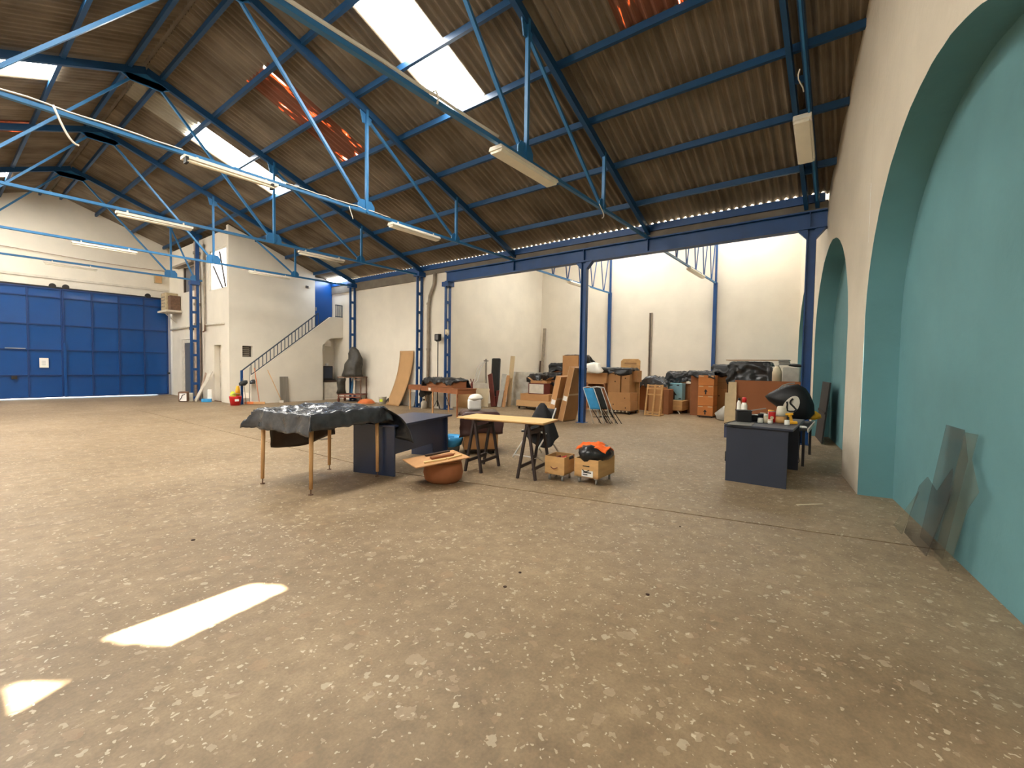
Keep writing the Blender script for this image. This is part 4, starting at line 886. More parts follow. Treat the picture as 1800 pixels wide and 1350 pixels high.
cb = thing('tool_case', 'black boxy case at the corner of the right desk', 'case', (-4.15, -3.12, .82)); MB().box((-4.15, -3.13, .905), (.2, .2, .16), rz=.3).build('body', 'black', cb, bevel=.012); MB().box((-4.15, -3.13, .99), (.21, .21, .014), rz=.3).build('lid', 'rubber', cb, bevel=.004); MB().tube([(-4.25, -3.05, .835), (-4.42, -2.99, .828), (-4.62, -2.97, .826)], .006, 6).build('lead', 'cable_black', cb)
pt = thing('power_tool', 'black power tool lying on the right desk', 'tool', (-3.85, -3.28, .821)); MB().loft([((-3.9, -3.2, .88), .05, .05, 0), ((-3.88, -3.27, .9), .07, .07, 0), ((-3.85, -3.36, .94), .06, .06, 0)], 14, .01, 8, 1).build('body', 'black_cloth', pt, True); MB().box((-3.87, -3.28, .873), (.12, .2, .1), rz=.4).build('housing', 'black', pt, bevel=.02); MB().tube([(-3.98, -3.17, .92), (-4.0, -3.3, .925)], .009, 8).build('shaft', 'chrome', pt); MB().bar((-3.86, -3.16, .97), (-3.83, -3.38, 1.02), .03, .012).build('guard', 'grey_plastic', pt)
for x, y, r, h, mm, mc, lab in ((-4.1, -3.35, .036, .07, 'white_plastic', 'white_plastic', 'small squat white jar, leftmost of the desk jars'), (-4.04, -3.41, .028, .13, 'cream_plastic', 'white_plastic', 'slim cream bottle between two small white jars'), (-4.1, -3.48, .034, .06, 'white_plastic', 'cream_plastic', 'small white jar in front of the red can'), (-4.1, -3.69, .034, .07, 'white_plastic', 'white_plastic', 'small white jar at the right end of the desk'), (-3.75, -3.33, .04, .12, 'cream_plastic', 'cream_plastic', 'cream tub behind the slim bottle'), (-3.6, -3.42, .045, .16, 'jug', 'yellow_plastic', 'clear bottle with a yellow top at the back of the desk')):
    t = thing('jar', lab, 'jar', (x, y, .821)); MB().lathe([(r*.95, 0), (r, .01), (r, h*.75), (r*.85, h*.8)], (x, y, .821), 18).build('body', mm, t, True); MB().lathe([(r*.95, h*.78), (r*.97, h), (r*.5, h*1.01)], (x, y, .821), 18).build('lid', mc, t, True)
t = thing('can', 'red can with a pale round emblem behind the white jars', 'can', (-3.86, -3.47, .821)); MB().lathe([(.05, 0), (.052, .005), (.052, .15), (.05, .155)], (-3.86, -3.47, .821), 22).build('body', 'red_plastic', t, True); MB().lathe([(.05, .155), (.048, .162)], (-3.86, -3.47, .821), 22).build('lid', 'grey_plastic', t, True); MB().tube([(-3.917, -3.475, .89), (-3.909, -3.473, .89)], .025, 14).build('emblem', 'cream_plastic', t)
t = thing('jug', 'translucent plastic jug half full of brown liquid', 'jug', (-3.87, -3.59, .821)); MB().lathe([(.072, 0), (.075, .02), (.072, .1)], (-3.87, -3.59, .821), 22).build('liquid', 'jug_liquid', t, True); MB().lathe([(.074, .1), (.07, .17), (.058, .23), (.05, .245), (.02, .25)], (-3.87, -3.59, .821), 22).build('body', 'jug', t, True)
t = thing('spray_gun', 'yellow hand sprayer at the right end of the desk', 'sprayer', (-3.9, -3.72, .821)); MB().bar((-3.9, -3.73, .825), (-3.88, -3.69, .97), .05, .035).build('handle', 'yellow_plastic', t, bevel=.01); MB().bar((-3.9, -3.64, .955), (-3.88, -3.74, .965), .04, .035).build('head', 'yellow_plastic', t, bevel=.01); MB().box((-3.9, -3.75, .841), (.07, .1, .04), rz=.2).build('base', 'yellow_plastic', t, bevel=.01); MB().box((-3.92, -3.68, .9), (.03, .03, .05)).build('trigger', 'black', t)
# low side table with the black bag
s2 = thing('side_table', 'low dark table behind the right desk with a cable under it', 'table', (-1.9, -3.5, 0)); MB().bb(-2.75, -1.3, -3.84, -3.2, .6, .64).build('top', 'slate_board', s2); MB().bb(-2.75, -1.3, -3.86, -3.84, .58, .64).build('edge', 'white_dirty', s2)
for x in (-2.7, -1.35):
    for y in (-3.79, -3.25): MB().bb(x-.02, x+.02, y-.02, y+.02, 0, .6).build('leg', 'dark_iron', s2)
cable('table_cable', 'thin cable hanging from the low dark table to the floor', [(-2.6, -3.72, .58), (-2.6, -3.73, .4), (-2.62, -3.72, .2), (-2.6, -3.73, .05), (-2.68, -3.7, .02), (-2.8, -3.66, .015)], .008, 'cable_black')
tag(MB().lathe([(.03, 0), (.045, .02), (.03, .04)], (-2.82, -3.65, 0), 12).build('cable_plug', 'cable_black', None, True), 'small dark plug on the floor under the low table', 'plug')
tag(MB().box((-2.7, -3.78, .66), (.1, .08, .03), rz=.4).build('white_clip', 'paper', None, bevel=.008), 'small white clip on the low dark table', 'clip')
OUT = [(-3.06, 1.1), (-3.14, 1.17), (-3.28, 1.26), (-3.42, 1.33), (-3.6, 1.35), (-3.72, 1.28), (-3.8, 1.15), (-3.86, .98), (-3.87, .82), (-3.8, .72), (-3.66, .665), (-3.5, .68), (-3.36, .82), (-3.24, .93), (-3.12, 1.02)]
BX, BT = -1.75, .2; bcy = sum(q[0] for q in OUT)/len(OUT); bcz = sum(q[1] for q in OUT)/len(OUT)
def bagx(y, z):
    d = (y-bcy, z-bcz); best = 9
    for (a, b), (c, e) in zip(OUT, OUT[1:]+OUT[:1]):
        den = d[0]*(e-b)-d[1]*(c-a)
        if abs(den) < 1e-9: continue
        s = ((a-bcy)*(e-b)-(b-bcz)*(c-a))/den; u = ((a-bcy)*d[1]-(b-bcz)*d[0])/den
        if s > 0 and -1e-6 <= u <= 1+1e-6: best = min(best, s)
    r = min(1, 1/best); return BX-BT*math.sqrt(max(0, 1-r*r))
bg_ = thing('sports_bag', 'large black bag with a white oval emblem behind the right desk', 'bag', (BX, -3.5, .65))
pillow(MB(), [(BX, y, z) for y, z in OUT], (-1, 0, 0), BT, .8, 9).build('body', 'black_bag', bg_, True)
EC, n_ = (-3.52, .965), 20
eo = [(EC[0]+.125*math.cos(i*math.pi/10)*(1-.12*math.sin(i*math.pi/10))-.055*(math.sin(i*math.pi/10)), EC[1]+.175*math.sin(i*math.pi/10)) for i in range(n_)]
mb = MB(); k = 6
for r in range(k):
    for i in range(n_):
        def E_(rr, ii): y = EC[0]+(eo[ii % n_][0]-EC[0])*rr/k; z = EC[1]+(eo[ii % n_][1]-EC[1])*rr/k; return (bagx(y, z)-.006, y, z)
        mb.add([E_(r, i), E_(r+1, i), E_(r+1, i+1), E_(r, i+1)], [(0, 1, 2, 3)])
mb.build('emblem', 'white_dirty', bg_)
mb = MB()
for pts in ([(-3.545, 1.09), (-3.51, 1.04), (-3.505, 1.0)], [(-3.505, 1.0), (-3.56, .94), (-3.6, .89), (-3.57, .856), (-3.5, .85), (-3.46, .86), (-3.455, .92), (-3.46, .98), (-3.45, 1.03)]):
    mb.tube([(bagx(y, z)-.008, y, z) for y, z in pts], .016, 6)
mb.build('emblem_mark', 'black', bg_)
MB().tube([(bagx(-3.3, 1.2), -3.3, 1.25), (BX-.08, -3.36, 1.32), (BX-.06, -3.46, 1.36), (BX-.06, -3.55, 1.37)], .012, 6).build('handle', 'grey_plastic', bg_)
yl = pillow(MB(), [(-1.62, -3.78-.01, .88), (-1.62, -3.71, .75), (-1.62, -3.74, .7), (-1.62, -3.86, .69), (-1.62, -3.97, .74), (-1.62, -3.96, .8), (-1.62, -3.88, .86)], (-1, 0, 0), .07).build('yellow_guard', 'yellow_plastic', None, True); tag(yl, 'rounded yellow piece sticking out behind the black bag', 'guard')
sbd = thing('slate_sheet', 'dark slate-grey sheet leaning in the second arch behind the column', 'sheet', (.9, -3.86, 0)); MB().box((.9, -3.86, .685), (1.25, .03, 1.34), rotz(.154)@Matrix.Rotation(.08, 3, 'X')).build('panel', 'slate_board', sbd); MB().box((.9, -3.84, .685), (1.25, .02, .05), rotz(.154)@Matrix.Rotation(.08, 3, 'X')).build('batten', 'dark_iron', sbd)
# ------------------------------------------------------------------ sheets standing in for a see-through ghost image at the near arch
def ghost(label, pts, m, d0, d1):
    """sheet leaning on the niche back; pts are (s, z), distance from the wall falls from d0 at the floor to d1"""
    zt = max(q[1] for q in pts); P_ = [wallp(s, z, DEP-(d0+(d1-d0)*z/zt)) for s, z in pts]
    return tag(MB().prism(P_, WN*.008).build('ghost_sheet', m, None), label, 'sheet')
ghost('tall smoked part of a see-through ghost image in the near teal arch', [(-2.8, .0), (-3.05, 1.13), (-3.45, 1.13), (-3.6, .9), (-3.4, .0)], 'ghost_smoked', .1, .02)
ghost('narrow pale part of the ghost image, right of the tall smoked one', [(-3.35, 0), (-3.55, 1.12), (-3.78, 1.13), (-3.74, .93), (-3.96, .72), (-3.82, .55), (-3.68, 0)], 'ghost_pale', .14, .04)
ghost('low dark smoked part of the ghost image, in front of the tall one', [(-2.72, 0), (-2.8, .5), (-2.95, .62), (-3.25, .55), (-3.45, .8), (-3.55, .6), (-3.38, 0)], 'ghost_smoked', .2, .08)
ghost('small pale triangle of the ghost image at the foot of the near arch', [(-2.5, 0), (-2.85, .45), (-2.8, 0)], 'ghost_pale', .24, .14)
# dark leaves and grit on the floor
for x, y, s_i, lab in ((-8.85, -2.45, .045, 'dark dried leaf in the middle of the bare floor'), (-8.55, -3.35, .05, 'brown speck of debris right of the floor centre'), (-9.1, -2.5, .05, 'brown smudge of debris left of the dark leaf'), (-10.2, .2, .07, 'dark twig scrap near the sun patch'), (-7.0, -3.1, .035, 'small dark crumb near the floor joint')):
    tag(pillow(MB(), [(x+s_i*.5*math.cos(i*.9)*(.6+.3*nv(i, x, 0)), y+.3*s_i*math.sin(i*.9), .004) for i in range(7)], (0, 0, 1), .004).build('dried_leaf', 'grit', None), lab, 'leaf')
tag(MB().bar((-5.35, -3.95, .006), (-5.1, -4.2, .006), .02, .01).build('wood_splinter', 'cream_plastic', None), 'pale splinter on the floor before the white pier', 'splinter')
tag(MB().bb(-6.6, -6.35, 4.4, 4.52, 0.0, .006).build('floor_plate', 'frame_dark', None), 'small dark plate set on the floor left of the pole table', 'plate')
# ------------------------------------------------------------------ back table with black film
D0, D1 = Vector((-.92, 8.4, 0)), Vector((-1.66, 5.3, 0)); dl = (D1-D0).normalized(); dn = Vector((-dl.y, dl.x, 0)); LN = (D1-D0).length
if dn.x < 0: dn = -dn
b2 = thing('long_table', 'long brown table on thin legs before the annex corner', 'table', (D0+D1)/2)
def Bq(u, v, z): return D0+dl*(u*LN)+dn*v+Vector((0, 0, z))
MB().prism([Bq(-.04, -.04, .86), Bq(1.03, -.04, .86), Bq(1.03, .66, .86), Bq(-.04, .66, .86)], (0, 0, .03)).build('top', 'brown_wood', b2)
for a, b in (((-.03, -.02), (1.02, -.02)), ((-.03, .64), (1.02, .64)), ((-.03, -.02), (-.03, .64)), ((1.02, -.02), (1.02, .64))): MB().bar(Bq(*a, .79), Bq(*b, .79), .03, .13).build('apron', 'brown_wood', b2)
for u in (0., .52, 1.0):
    for v in (0, .62): MB().bar(Bq(u, v, 0), Bq(u, v, .75), .04).build('leg', 'ply_warm' if u < .9 else 'brown_wood', b2)
for u in (.3, .75): MB().bar(Bq(u, .02, .73), Bq(u+.1, .02, .3), .014).build('brace', 'dark_iron', b2)
MB().bar(Bq(.45, -.042, .8), Bq(.5, -.042, .8), .006, .09).build('paper_tag', 'paper', b2)
ca_ = math.atan2(dl.y, dl.x)
cc = Bq(.6, .31, 1.0)
carton('flat brown box under black film on the long table', Bq(.62, .31, .89).x, Bq(.62, .31, .89).y, .892, 1.75, .5, .24, ca_+HP, 'cardboard_dark')
cover('table_film', 'black plastic sheet spread over the box on the long table', (cc.x, cc.y, 1.15), 1.85, .56, ca_, (.5, .1, .2, .32), 'black_film', wr=.06, seed=12, rag=.6, ripple=.6, res=.06)
for u, lab in ((.22, 'small red clamp at the left end of the long table'), (.44, 'dark red vice in the middle of the long table'), (.97, 'small red clamp at the right end of the long table')):
    q = Bq(u, .6, .89); t = thing('clamp', lab, 'clamp', q); MB().box(q+Vector((0, 0, .08)), (.05, .05, .16)).build('body', 'maroon', t); MB().bar(q+Vector((0, 0, .14)), q+Vector((.02, -.07, .3)), .02).build('arm', 'maroon', t); MB().bar(q+Vector((0, 0, .14)), q+Vector((0, .06, .3)), .02).build('arm', 'maroon', t)
# ------------------------------------------------------------------ curved hardboard sheet against the back wall
mb = MB()
def hb(a, b):
    z = 2.16*b; y = 10.1-(.85)*a+(.32*(1-b)**2.2); x = -.03-.45*(1-b)**1.7-.03*a; return (x, y, z)
mb.grid(hb, 6, 20); tag(mb.build('hardboard_sheet', 'hardboard', None, True, solid=.012), 'tall curved sheet of brown hardboard leaning on the back wall', 'board')
tag(MB().bar((-.15, 9.3, .0), (-.02, 9.3, .55), .35, .012, (1, 0, .2)).build('small_sheet', 'grey_plastic', None), 'small grey sheet leaning right of the hardboard', 'sheet')
# odds on the floor there
t = thing('paint_bucket', 'small white bucket between the cart and the hardboard', 'bucket', (-.35, 10.8, 0)); MB().lathe([(.13, 0), (.16, .3), (.165, .31), (.15, .31), (.12, .02)], (-.35, 10.8, 0), 18).build('body', 'white_dirty', t, True); MB().box((-.48, 10.72, .16), (.02, .12, .1), rz=.6).build('label', 'yellow_green', t)
t = thing('extension_reel', 'round dark cable reel beside the hardboard', 'reel', (-.35, 10.35, 0)); MB().wheel((-.35, 10.35, .13), .13, .12, (.8, .5, 0)).build('drum', 'black', t, True); MB().bar((-.45, 10.3, 0), (-.45, 10.3, .28), .03).build('stand', 'dark_iron', t)
t = thing('clay_heap', 'low orange-brown dish on the floor right of the cart', 'dish', (-.7, 11.4, 0)); MB().lathe([(.3, 0), (.34, .06), (.22, .17), (.05, .2)], (-.7, 11.4, 0), 22).build('mound', 'orange_plastic', t, True); MB().lathe([(.36, 0), (.38, .03), (.34, .03)], (-.7, 11.4, 0), 22).build('rim', 'ply_warm', t, True)
# ------------------------------------------------------------------ covered sculpture on a trolley
t = thing('trolley', 'rusty two-deck trolley under the covered sculpture', 'trolley', (-.55, 12.6, 0))
def Tq(u, v, z): return Vector((-.55, 12.6, z))+Vector((.55, -.83, 0))*u+Vector((.83, .55, 0))*v
for z, m_ in ((.3, 'rust_iron'), (1.03, 'dusty_iron')): MB().prism([Tq(-.52, -.34, z), Tq(.52, -.34, z), Tq(.52, .34, z), Tq(-.52, .34, z)], (0, 0, .045)).build('deck', m_, t)
for u in (-.48, .48):
    for v in (-.3, .3):
        MB().bar(Tq(u, v, .3), Tq(u, v, 1.05), .035).build('post', 'dusty_iron', t); MB().wheel(Tq(u, v, .09), .09, .04, (.55, -.83, 0)).build('wheel', 'rust_iron', t); MB().bar(Tq(u, v, .09), Tq(u, v, .31), .03).build('wheel_fork', 'rust_iron', t)
MB().bar(Tq(-.5, -.34, .22), Tq(.5, -.34, .22), .03, .05).build('rail', 'rust_iron', t); MB().bar(Tq(.2, -.32, .95), Tq(.48, -.32, .95), .03).build('rail', 'dusty_iron', t)
mb = MB(); rr = []
for i, (z, r, dx_) in enumerate([(1.08, .44, 0), (1.2, .40, 0), (1.4, .36, .03), (1.6, .33, .06), (1.85, .29, .1), (2.05, .23, .1), (2.2, .17, .08), (2.3, .09, .06), (2.33, .02, .05)]): q = Tq(dx_, 0, z); rr.append((q, r*1.05, r*.85, -.98))
mb.loft(rr, 32, .13, 3.6, 3); sc_ = tag(mb.build('sculpture_cover', 'dark_cover', None, True), 'tall hooded shape wrapped in dark plastic on the rusty trolley', 'covered sculpture')
mb = MB()
rr = [(Tq(-.42, -.2, .36), .2, .17, 0), (Tq(-.4, -.2, .55), .15, .13, 0), (Tq(-.42, -.2, .8), .18, .14, 0), (Tq(-.38, -.2, 1.0), .2, .15, 0)]
mb.loft(rr, 20, .05, 6, 8); tag(mb.build('hanging_wrap', 'dark_cover', None, True), 'grey-brown wrapped bundle on the lower deck of the rusty trolley', 'bundle')
tag(MB().bar(Tq(-.1, .1, .36), Tq(-.02, .1, 1.0), .1, .03).build('blue_sheet', 'steel', None), 'blue strip standing on the lower deck of the rusty trolley', 'strip')
tag(MB().bar(Tq(.12, -.1, .35), Tq(.12, -.1, 1.02), .06, .05).build('white_block', 'white_dirty', None), 'slim white post on the lower deck of the rusty trolley', 'post')
# ------------------------------------------------------------------ floodlight on stand by the corner
t = thing('floodlight', 'black floodlight on a tall thin pole in the annex corner', 'floodlight', (-.22, 7.72, 0)); fx, fy = -.22, 7.72
MB().tube([(fx, fy, .1), (fx, fy, 2.5)], .018, 8).build('pole', 'dark_iron', t, True); MB().box((fx-.04, fy-.04, 2.62), (.14, .28, .24), rz=-.25).build('housing', 'black', t, bevel=.015); MB().box((fx-.115, fy-.06, 2.62), (.01, .2, .17), rz=-.25).build('lens', 'grey_glass', t); MB().box((fx-.02, fy-.02, 2.49), (.05, .22, .03), rz=-.25).build('yoke', 'dark_iron', t)
for a in range(3): MB().tube([(fx, fy, .35), (fx+.17*math.cos(a*2.1+.4), fy+.17*math.sin(a*2.1+.4), .01)], .012, 6).build('leg', 'dark_iron', t, True)
t = thing('socket_box', 'pale junction box on the lattice column under the beam end', 'box', (-.15, 7.3, 2.75)); MB().bb(-.2, -.06, 7.3, 7.385, 2.72, 2.9).build('body', 'cream_plastic', t, bevel=.01); MB().bb(-.17, -.09, 7.29, 7.3, 2.76, 2.84).build('cover', 'white_plastic', t)
t = thing('downpipe', 'stained grey downpipe in the corner beside the floodlight', 'pipe', (-.1, 8.45, 0)); MB().tube([(-.1, 8.05, 5.0), (-.1, 8.08, 4.6), (-.1, 8.3, 4.2), (-.1, 8.38, 3.8), (-.1, 8.38, 0)], .06, 10).build('pipe', 'pipe_grey', t, True)
for z in (3.9, 2.2): MB().lathe([(.075, z-.04), (.075, z+.04)], (-.1, 8.38, 0), 12).build('collar', 'pipe_grey', t)
t = thing('white_jug', 'white jug on the floor at the foot of the corner columns', 'jug', (-.4, 8.25, 0)); MB().loft([((-.4, 8.25, 0), .12, .09, 0), ((-.4, 8.25, .22), .12, .09, 0), ((-.4, 8.25, .3), .06, .05, 0)], 14).build('body', 'white_dirty', t, True); MB().lathe([(.035, .3), (.035, .35)], (-.4, 8.25, 0), 10).build('cap', 'black', t)
# ------------------------------------------------------------------ annex: left corner pieces
t = thing('lamp_frame', 'white curved metal frame against the annex side wall', 'frame', (2.3, 7.85, 0))
for o_ in (0, .18): MB().tube([(1.7+o_, 7.8, .9), (1.85+o_, 7.78, 1.0), (2.0+o_, 7.76, 1.5), (2.2+o_, 7.75, 1.72), (2.5, 7.74, 1.78)], .022, 8).build('bow', 'white_metal', t, True)
MB().bar((2.5, 7.74, .0), (2.5, 7.74, 1.9), .05).build('mast', 'chrome', t); MB().box((2.5, 7.74, 1.82), (.16, .12, .05)).build('head', 'grey_plastic', t); MB().bb(1.6, 2.6, 7.7, 7.9, .0, .9).build('pedestal', 'white_dirty', t)
t = thing('padded_board', 'tall black padded board standing by the white frame', 'board', (2.9, 7.55, 0)); MB().box((2.9, 7.55, 1.25), (.14, .42, 1.38), Matrix.Rotation(.05, 3, 'Y')).build('pad', 'slate_board', t, bevel=.05); MB().bb(2.82, 2.98, 7.35, 7.75, 0, .58).build('plinth', 'black', t)
t = thing('maroon_plank', 'leaning maroon plank right of the black padded board', 'plank', (2.2, 7.1, 0)); MB().bar((2.0, 6.9, .01), (2.3, 7.35, 1.28), .22, .04, (1, 0, 0)).build('plank', 'maroon', t)
t = thing('maroon_block', 'stepped maroon wooden block on the annex floor', 'block', (2.3, 6.85, 0)); MB().box((2.3, 6.9, .2), (.3, .45, .4)).build('base', 'maroon', t); MB().box((2.3, 6.8, .52), (.25, .22, .24)).build('upper', 'maroon', t)
t = thing('thin_plank', 'thin grey wrapped plank leaning left of the plastic-wrapped panel', 'plank', (2.2, 6.6, 0)); MB().bar((2.05, 6.65, .01), (2.3, 6.6, 1.3), .2, .03, (1, 0, 0)).build('plank', 'clear_film', t); MB().bar((2.12, 6.5, .01), (2.36, 6.45, 1.25), .14, .03, (1, 0, 0)).build('batten', 'ply_warm', t)
t = thing('tall_plank', 'tallest wrapped plank rising behind the plastic-wrapped panel', 'plank', (2.6, 6.5, 0)); MB().bar((2.5, 6.55, .01), (2.7, 6.5, 2.02), .2, .035, (1, 0, 0)).build('plank', 'beige_board', t)
t = thing('wrapped_panel', 'big panel wrapped in cloudy clear plastic in the annex', 'wrapped panel', (2.9, 5.98, 0))
MB().box((3.02, 5.98, .68), (.08, 1.3, 1.3), Matrix.Rotation(.08, 3, 'Y')).build('board', 'beige_board', t)
mb = MB(); mb.grid(lambda a, b: (2.84+.12*b+.06*nv(a*6, b*5, 0)-.12*(1-b)**3*nv(a*3, 0, 8), 6.72-1.45*a-.1*(1-b)*a, .03+1.36*b+.02*nv(a*9, 0, 3)), 26, 22); mb.build('film', 'clear_film', t, True)
tag(MB().bar((6.75, 7.86, 0), (6.98, 7.84, 3.5), .14, .06, (1, 0, 0)).build('grey_post', 'pipe_grey', None), 'tall grey post leaning in the annex back corner', 'post')
tag(MB().bar((6.7, 7.95, 0), (6.9, 7.98, 1.9), .1, .05, (1, 0, 0)).build('dark_post', 'dark_wood', None), 'short dark post beside the tall grey one', 'post')
t = thing('wall_channel', 'slim grey metal channel upright on the annex back wall', 'channel', (ANX-.05, 2.54, 0))
for s in (-1, 1): MB().bb(ANX-.06, ANX-.005, 2.54+s*.045-.02, 2.54+s*.045+.02, 0, 3.95).build('flange', 'pipe_grey', t)
MB().bb(ANX-.03, ANX-.005, 2.5, 2.58, 0, 3.95).build('web', 'frame_dark', t)
carton('pale cardboard sheet box behind the long table', 1.0, 7.4, 0, .7, .12, .62, .3, 'cardboard_pale')
tag(MB().box((1.75, 7.35, .36), (.05, .8, .72), Matrix.Rotation(.12, 3, 'Y')).build('white_sheet', 'cream_plastic', None), 'pale cream sheet leaning behind the long table', 'sheet')
# ------------------------------------------------------------------ annex pile 1
dolly('black dolly under the two long flat boxes', 2.4, 5.06, 1.5, .6, 0, h=.12)
carton('long flat cardboard box, lower of the two before the wrapped panel', 2.35, 5.05, .12, 1.52, .62, .22, 0, 'cardboard_pale', tape=False)
carton('long flat cardboard box, upper of the two before the wrapped panel', 2.42, 5.05, .34, 1.28, .56, .25, 0, 'cardboard')
t, P, R = carton('white-fronted box with dark edges on the long flat boxes', 2.4, 5.0, .59, .68, .46, .4, .1, 'maroon'); MB().box(P(0, -.232, .2), (.6, .006, .34), R).build('front', 'white_dirty', t)
t, P, R = carton('open cardboard box with black lining above the white-fronted box', 2.5, 5.0, .99, .66, .46, .1, .2, 'cardboard')
for a in (-1, 1): MB().box(P(a*.36, -.05, .16), (.2, .44, .01), R@Matrix.Rotation(-.6*a, 3, 'Y')).build('flap', 'cardboard', t)
cover('lining_film', 'black film spilling over the open cardboard box', (2.62, 5.2, 1.3), .5, .5, -HP, (.12, .2, .3, .1), wr=.06, seed=22, rag=.6)
carton('cardboard box, bottom of the black-covered steps', 3.5, 5.0, 0, .95, .6, 1.1, 0, 'cardboard_dark')
cover('step_film', 'lower black film over the stepped boxes left of the tall brown box', (3.5, 5.0, 1.36), .8, .5, -HP, (.05, .05, .45, .1), wr=.05, seed=24, rag=.3)
carton('cardboard box, middle of the black-covered steps', 3.55, 4.95, 1.1, .75, .5, .24, 0, 'cardboard_dark')
cover('step_film', 'upper black film over the stepped boxes left of the tall brown box', (3.75, 4.95, 1.75), .62, .4, -HP, (.08, .05, .35, .1), wr=.03, seed=25, rag=.3)
carton('cardboard box, top of the black-covered steps', 3.78, 4.95, 1.34, .58, .4, .4, 0, 'cardboard_dark')
carton('wide brown box carrying the tall brown box, behind the leaning cartons', 3.5, 4.1, 0, .75, .7, 1.2, 0, 'cardboard_dark', seam=True)
carton('tall brown box with a black hood behind the leaning cartons', 3.5, 4.15, 1.2, .68, .6, .85, 0, 'cardboard', holes=[(.08, .38, .03)])
cover('hood_film', 'black film hood over the tall brown box', (3.55, 4.05, 2.07), .72, .6, -HP, (.06, .3, .06, .3), wr=.02, seed=27, rag=.6)
# leaning cartons at the middle column
for i, (x, y, h_, lab, l_) in enumerate(((-.05, 2.7, 1.34, 'shorter flat cardboard carton leaning towards the middle column', .35), (.1, 2.42, 1.62, 'taller flat cardboard carton leaning on the middle column', .36))):
    tl = Matrix.Rotation(l_*.62, 3, 'X')
    t, P, R = carton(lab, x, y, 0.0+.03, .17, .78, h_, 0, 'cardboard', tilt=tl, name='flat_carton', cat='carton', group='flat cartons leaning on the middle column')
    MB().box(P(0, -.392, h_*.42), (.13, .004, .14), R).build('label', 'paper', t); MB().box(P(.087, 0, h_*.5), (.003, .76, .05), R).build('tape', 'tape', t)
    for s in (-1, 1): MB().box(P(s*.083, -.392, h_/2), (.008, .005, h_), R).build('edge', 'tape', t)
# folded chairs leaning on the column
def fchair(label, x, y, fab, lean):
    t = thing('folded_chair', label, 'chair', (x, y, 0), 'folded chairs at the middle column')
    def C(u, v, z): return Vector((x, y, 0))+Vector((.5, -.86, 0))*u+Vector((-.5, -.1, 0))*(-v)+Vector((-.1+.16*(1-z/1.05)*lean, -.34*lean*(1-z/1.05), z))
    for s in (-1, 1):
        MB().tube([C(s*.15-.05, 0, .01), C(s*.15, 0, .55), C(s*.145, 0, 1.03)], .013, 8).build('frame_tube', 'white_metal', t, True); MB().tube([C(s*.13+.14, .06, .01), C(s*.13, .05, .5), C(s*.13, .03, .75)], .012, 8).build('leg', 'dark_iron', t, True)
    MB().tube([C(-.145, 0, 1.03), C(0, 0, 1.06), C(.145, 0, 1.03)], .013, 8).build('top_bar', 'white_metal', t, True); MB().tube([C(-.15, .02, .2), C(.15, .02, .2)], .01, 8).build('stretcher', 'dark_iron', t, True)
    mb = MB(); mb.grid(lambda a, b: C(-.14+.28*a, -.03-.02*math.sin(a*3.1)-.015*nv(a*5, b*5, x), .42+.6*b), 8, 10); mb.build('fabric', fab, t, True, solid=.006)
    return t
fchair('folded chair with bright blue fabric, front one at the middle column', -.02, 1.62, 'blue_plastic', 1.0)
fchair('folded chair with dark fabric, second behind the blue one', .19, 1.5, 'slate_board', 1.0)
fchair('folded chair with brown slats showing under the blue one', .28, 1.44, 'brown_wood', 1.05)
fchair('folded black chair at the back of the blue one, farthest from the column', .3, 1.52, 'black', .8)
# ------------------------------------------------------------------ annex pile 2 (on striped dolly)
dolly('low dolly with pale stripes under the tall box stack', 3.5, 2.15, .88, .7, 0, True, .12)
carton('box with two holes, bottom of the striped dolly stack', 3.5, 2.16, .12, .88, .66, .32, 0, 'cardboard', holes=[(-.2, .2, .022), (.26, .1, .022)], group='boxes of the striped dolly stack')
carton('box, second from the bottom of the striped dolly stack', 3.5, 2.16, .44, .84, .64, .31, 0, 'cardboard', holes=[(.22, .12, .018)], group='boxes of the striped dolly stack')
carton('tall box, left of the two standing on the striped dolly stack', 3.48, 2.36, .75, .48, .6, .7, 0, 'cardboard', holes=[(.05, .38, .024), (.05, .62, .02)], group='boxes of the striped dolly stack')
carton('tall narrow box, right of the two standing on the striped dolly stack', 3.48, 1.94, .75, .3, .55, .8, 0, 'cardboard', holes=[(.0, .5, .022)], group='boxes of the striped dolly stack')
carton('box jutting out at the right top of the striped dolly stack', 3.7, 1.78, 1.12, .3, .4, .4, 0, 'cardboard')
t = thing('shelf_carton', 'brown open-sided box left of the striped dolly stack', 'box', (3.3, 2.95, 0)); MB().bb(3.05, 3.7, 2.62, 2.68, .1, 1.05).build('side', 'cardboard_dark', t); MB().bb(3.05, 3.7, 3.3, 3.36, .1, 1.05).build('side', 'cardboard_dark', t)
for z in (.1, .55, 1.02): MB().bb(3.05, 3.7, 2.68, 3.3, z, z+.04).build('shelf', 'cardboard', t)
MB().bb(3.66, 3.7, 2.68, 3.3, .1, 1.05).build('back', 'cardboard_dark', t)
carton('wide cardboard box on the open-sided one, left of the dolly stack', 3.35, 3.0, 1.06, .82, .6, .36, 0, 'cardboard')
cover('stack_film', 'black film over the top of the striped dolly stack', (3.5, 2.5, 1.6), 1.5, .6, -HP, (.05, .1, .24, .1), wr=.03, seed=31, rag=.5)
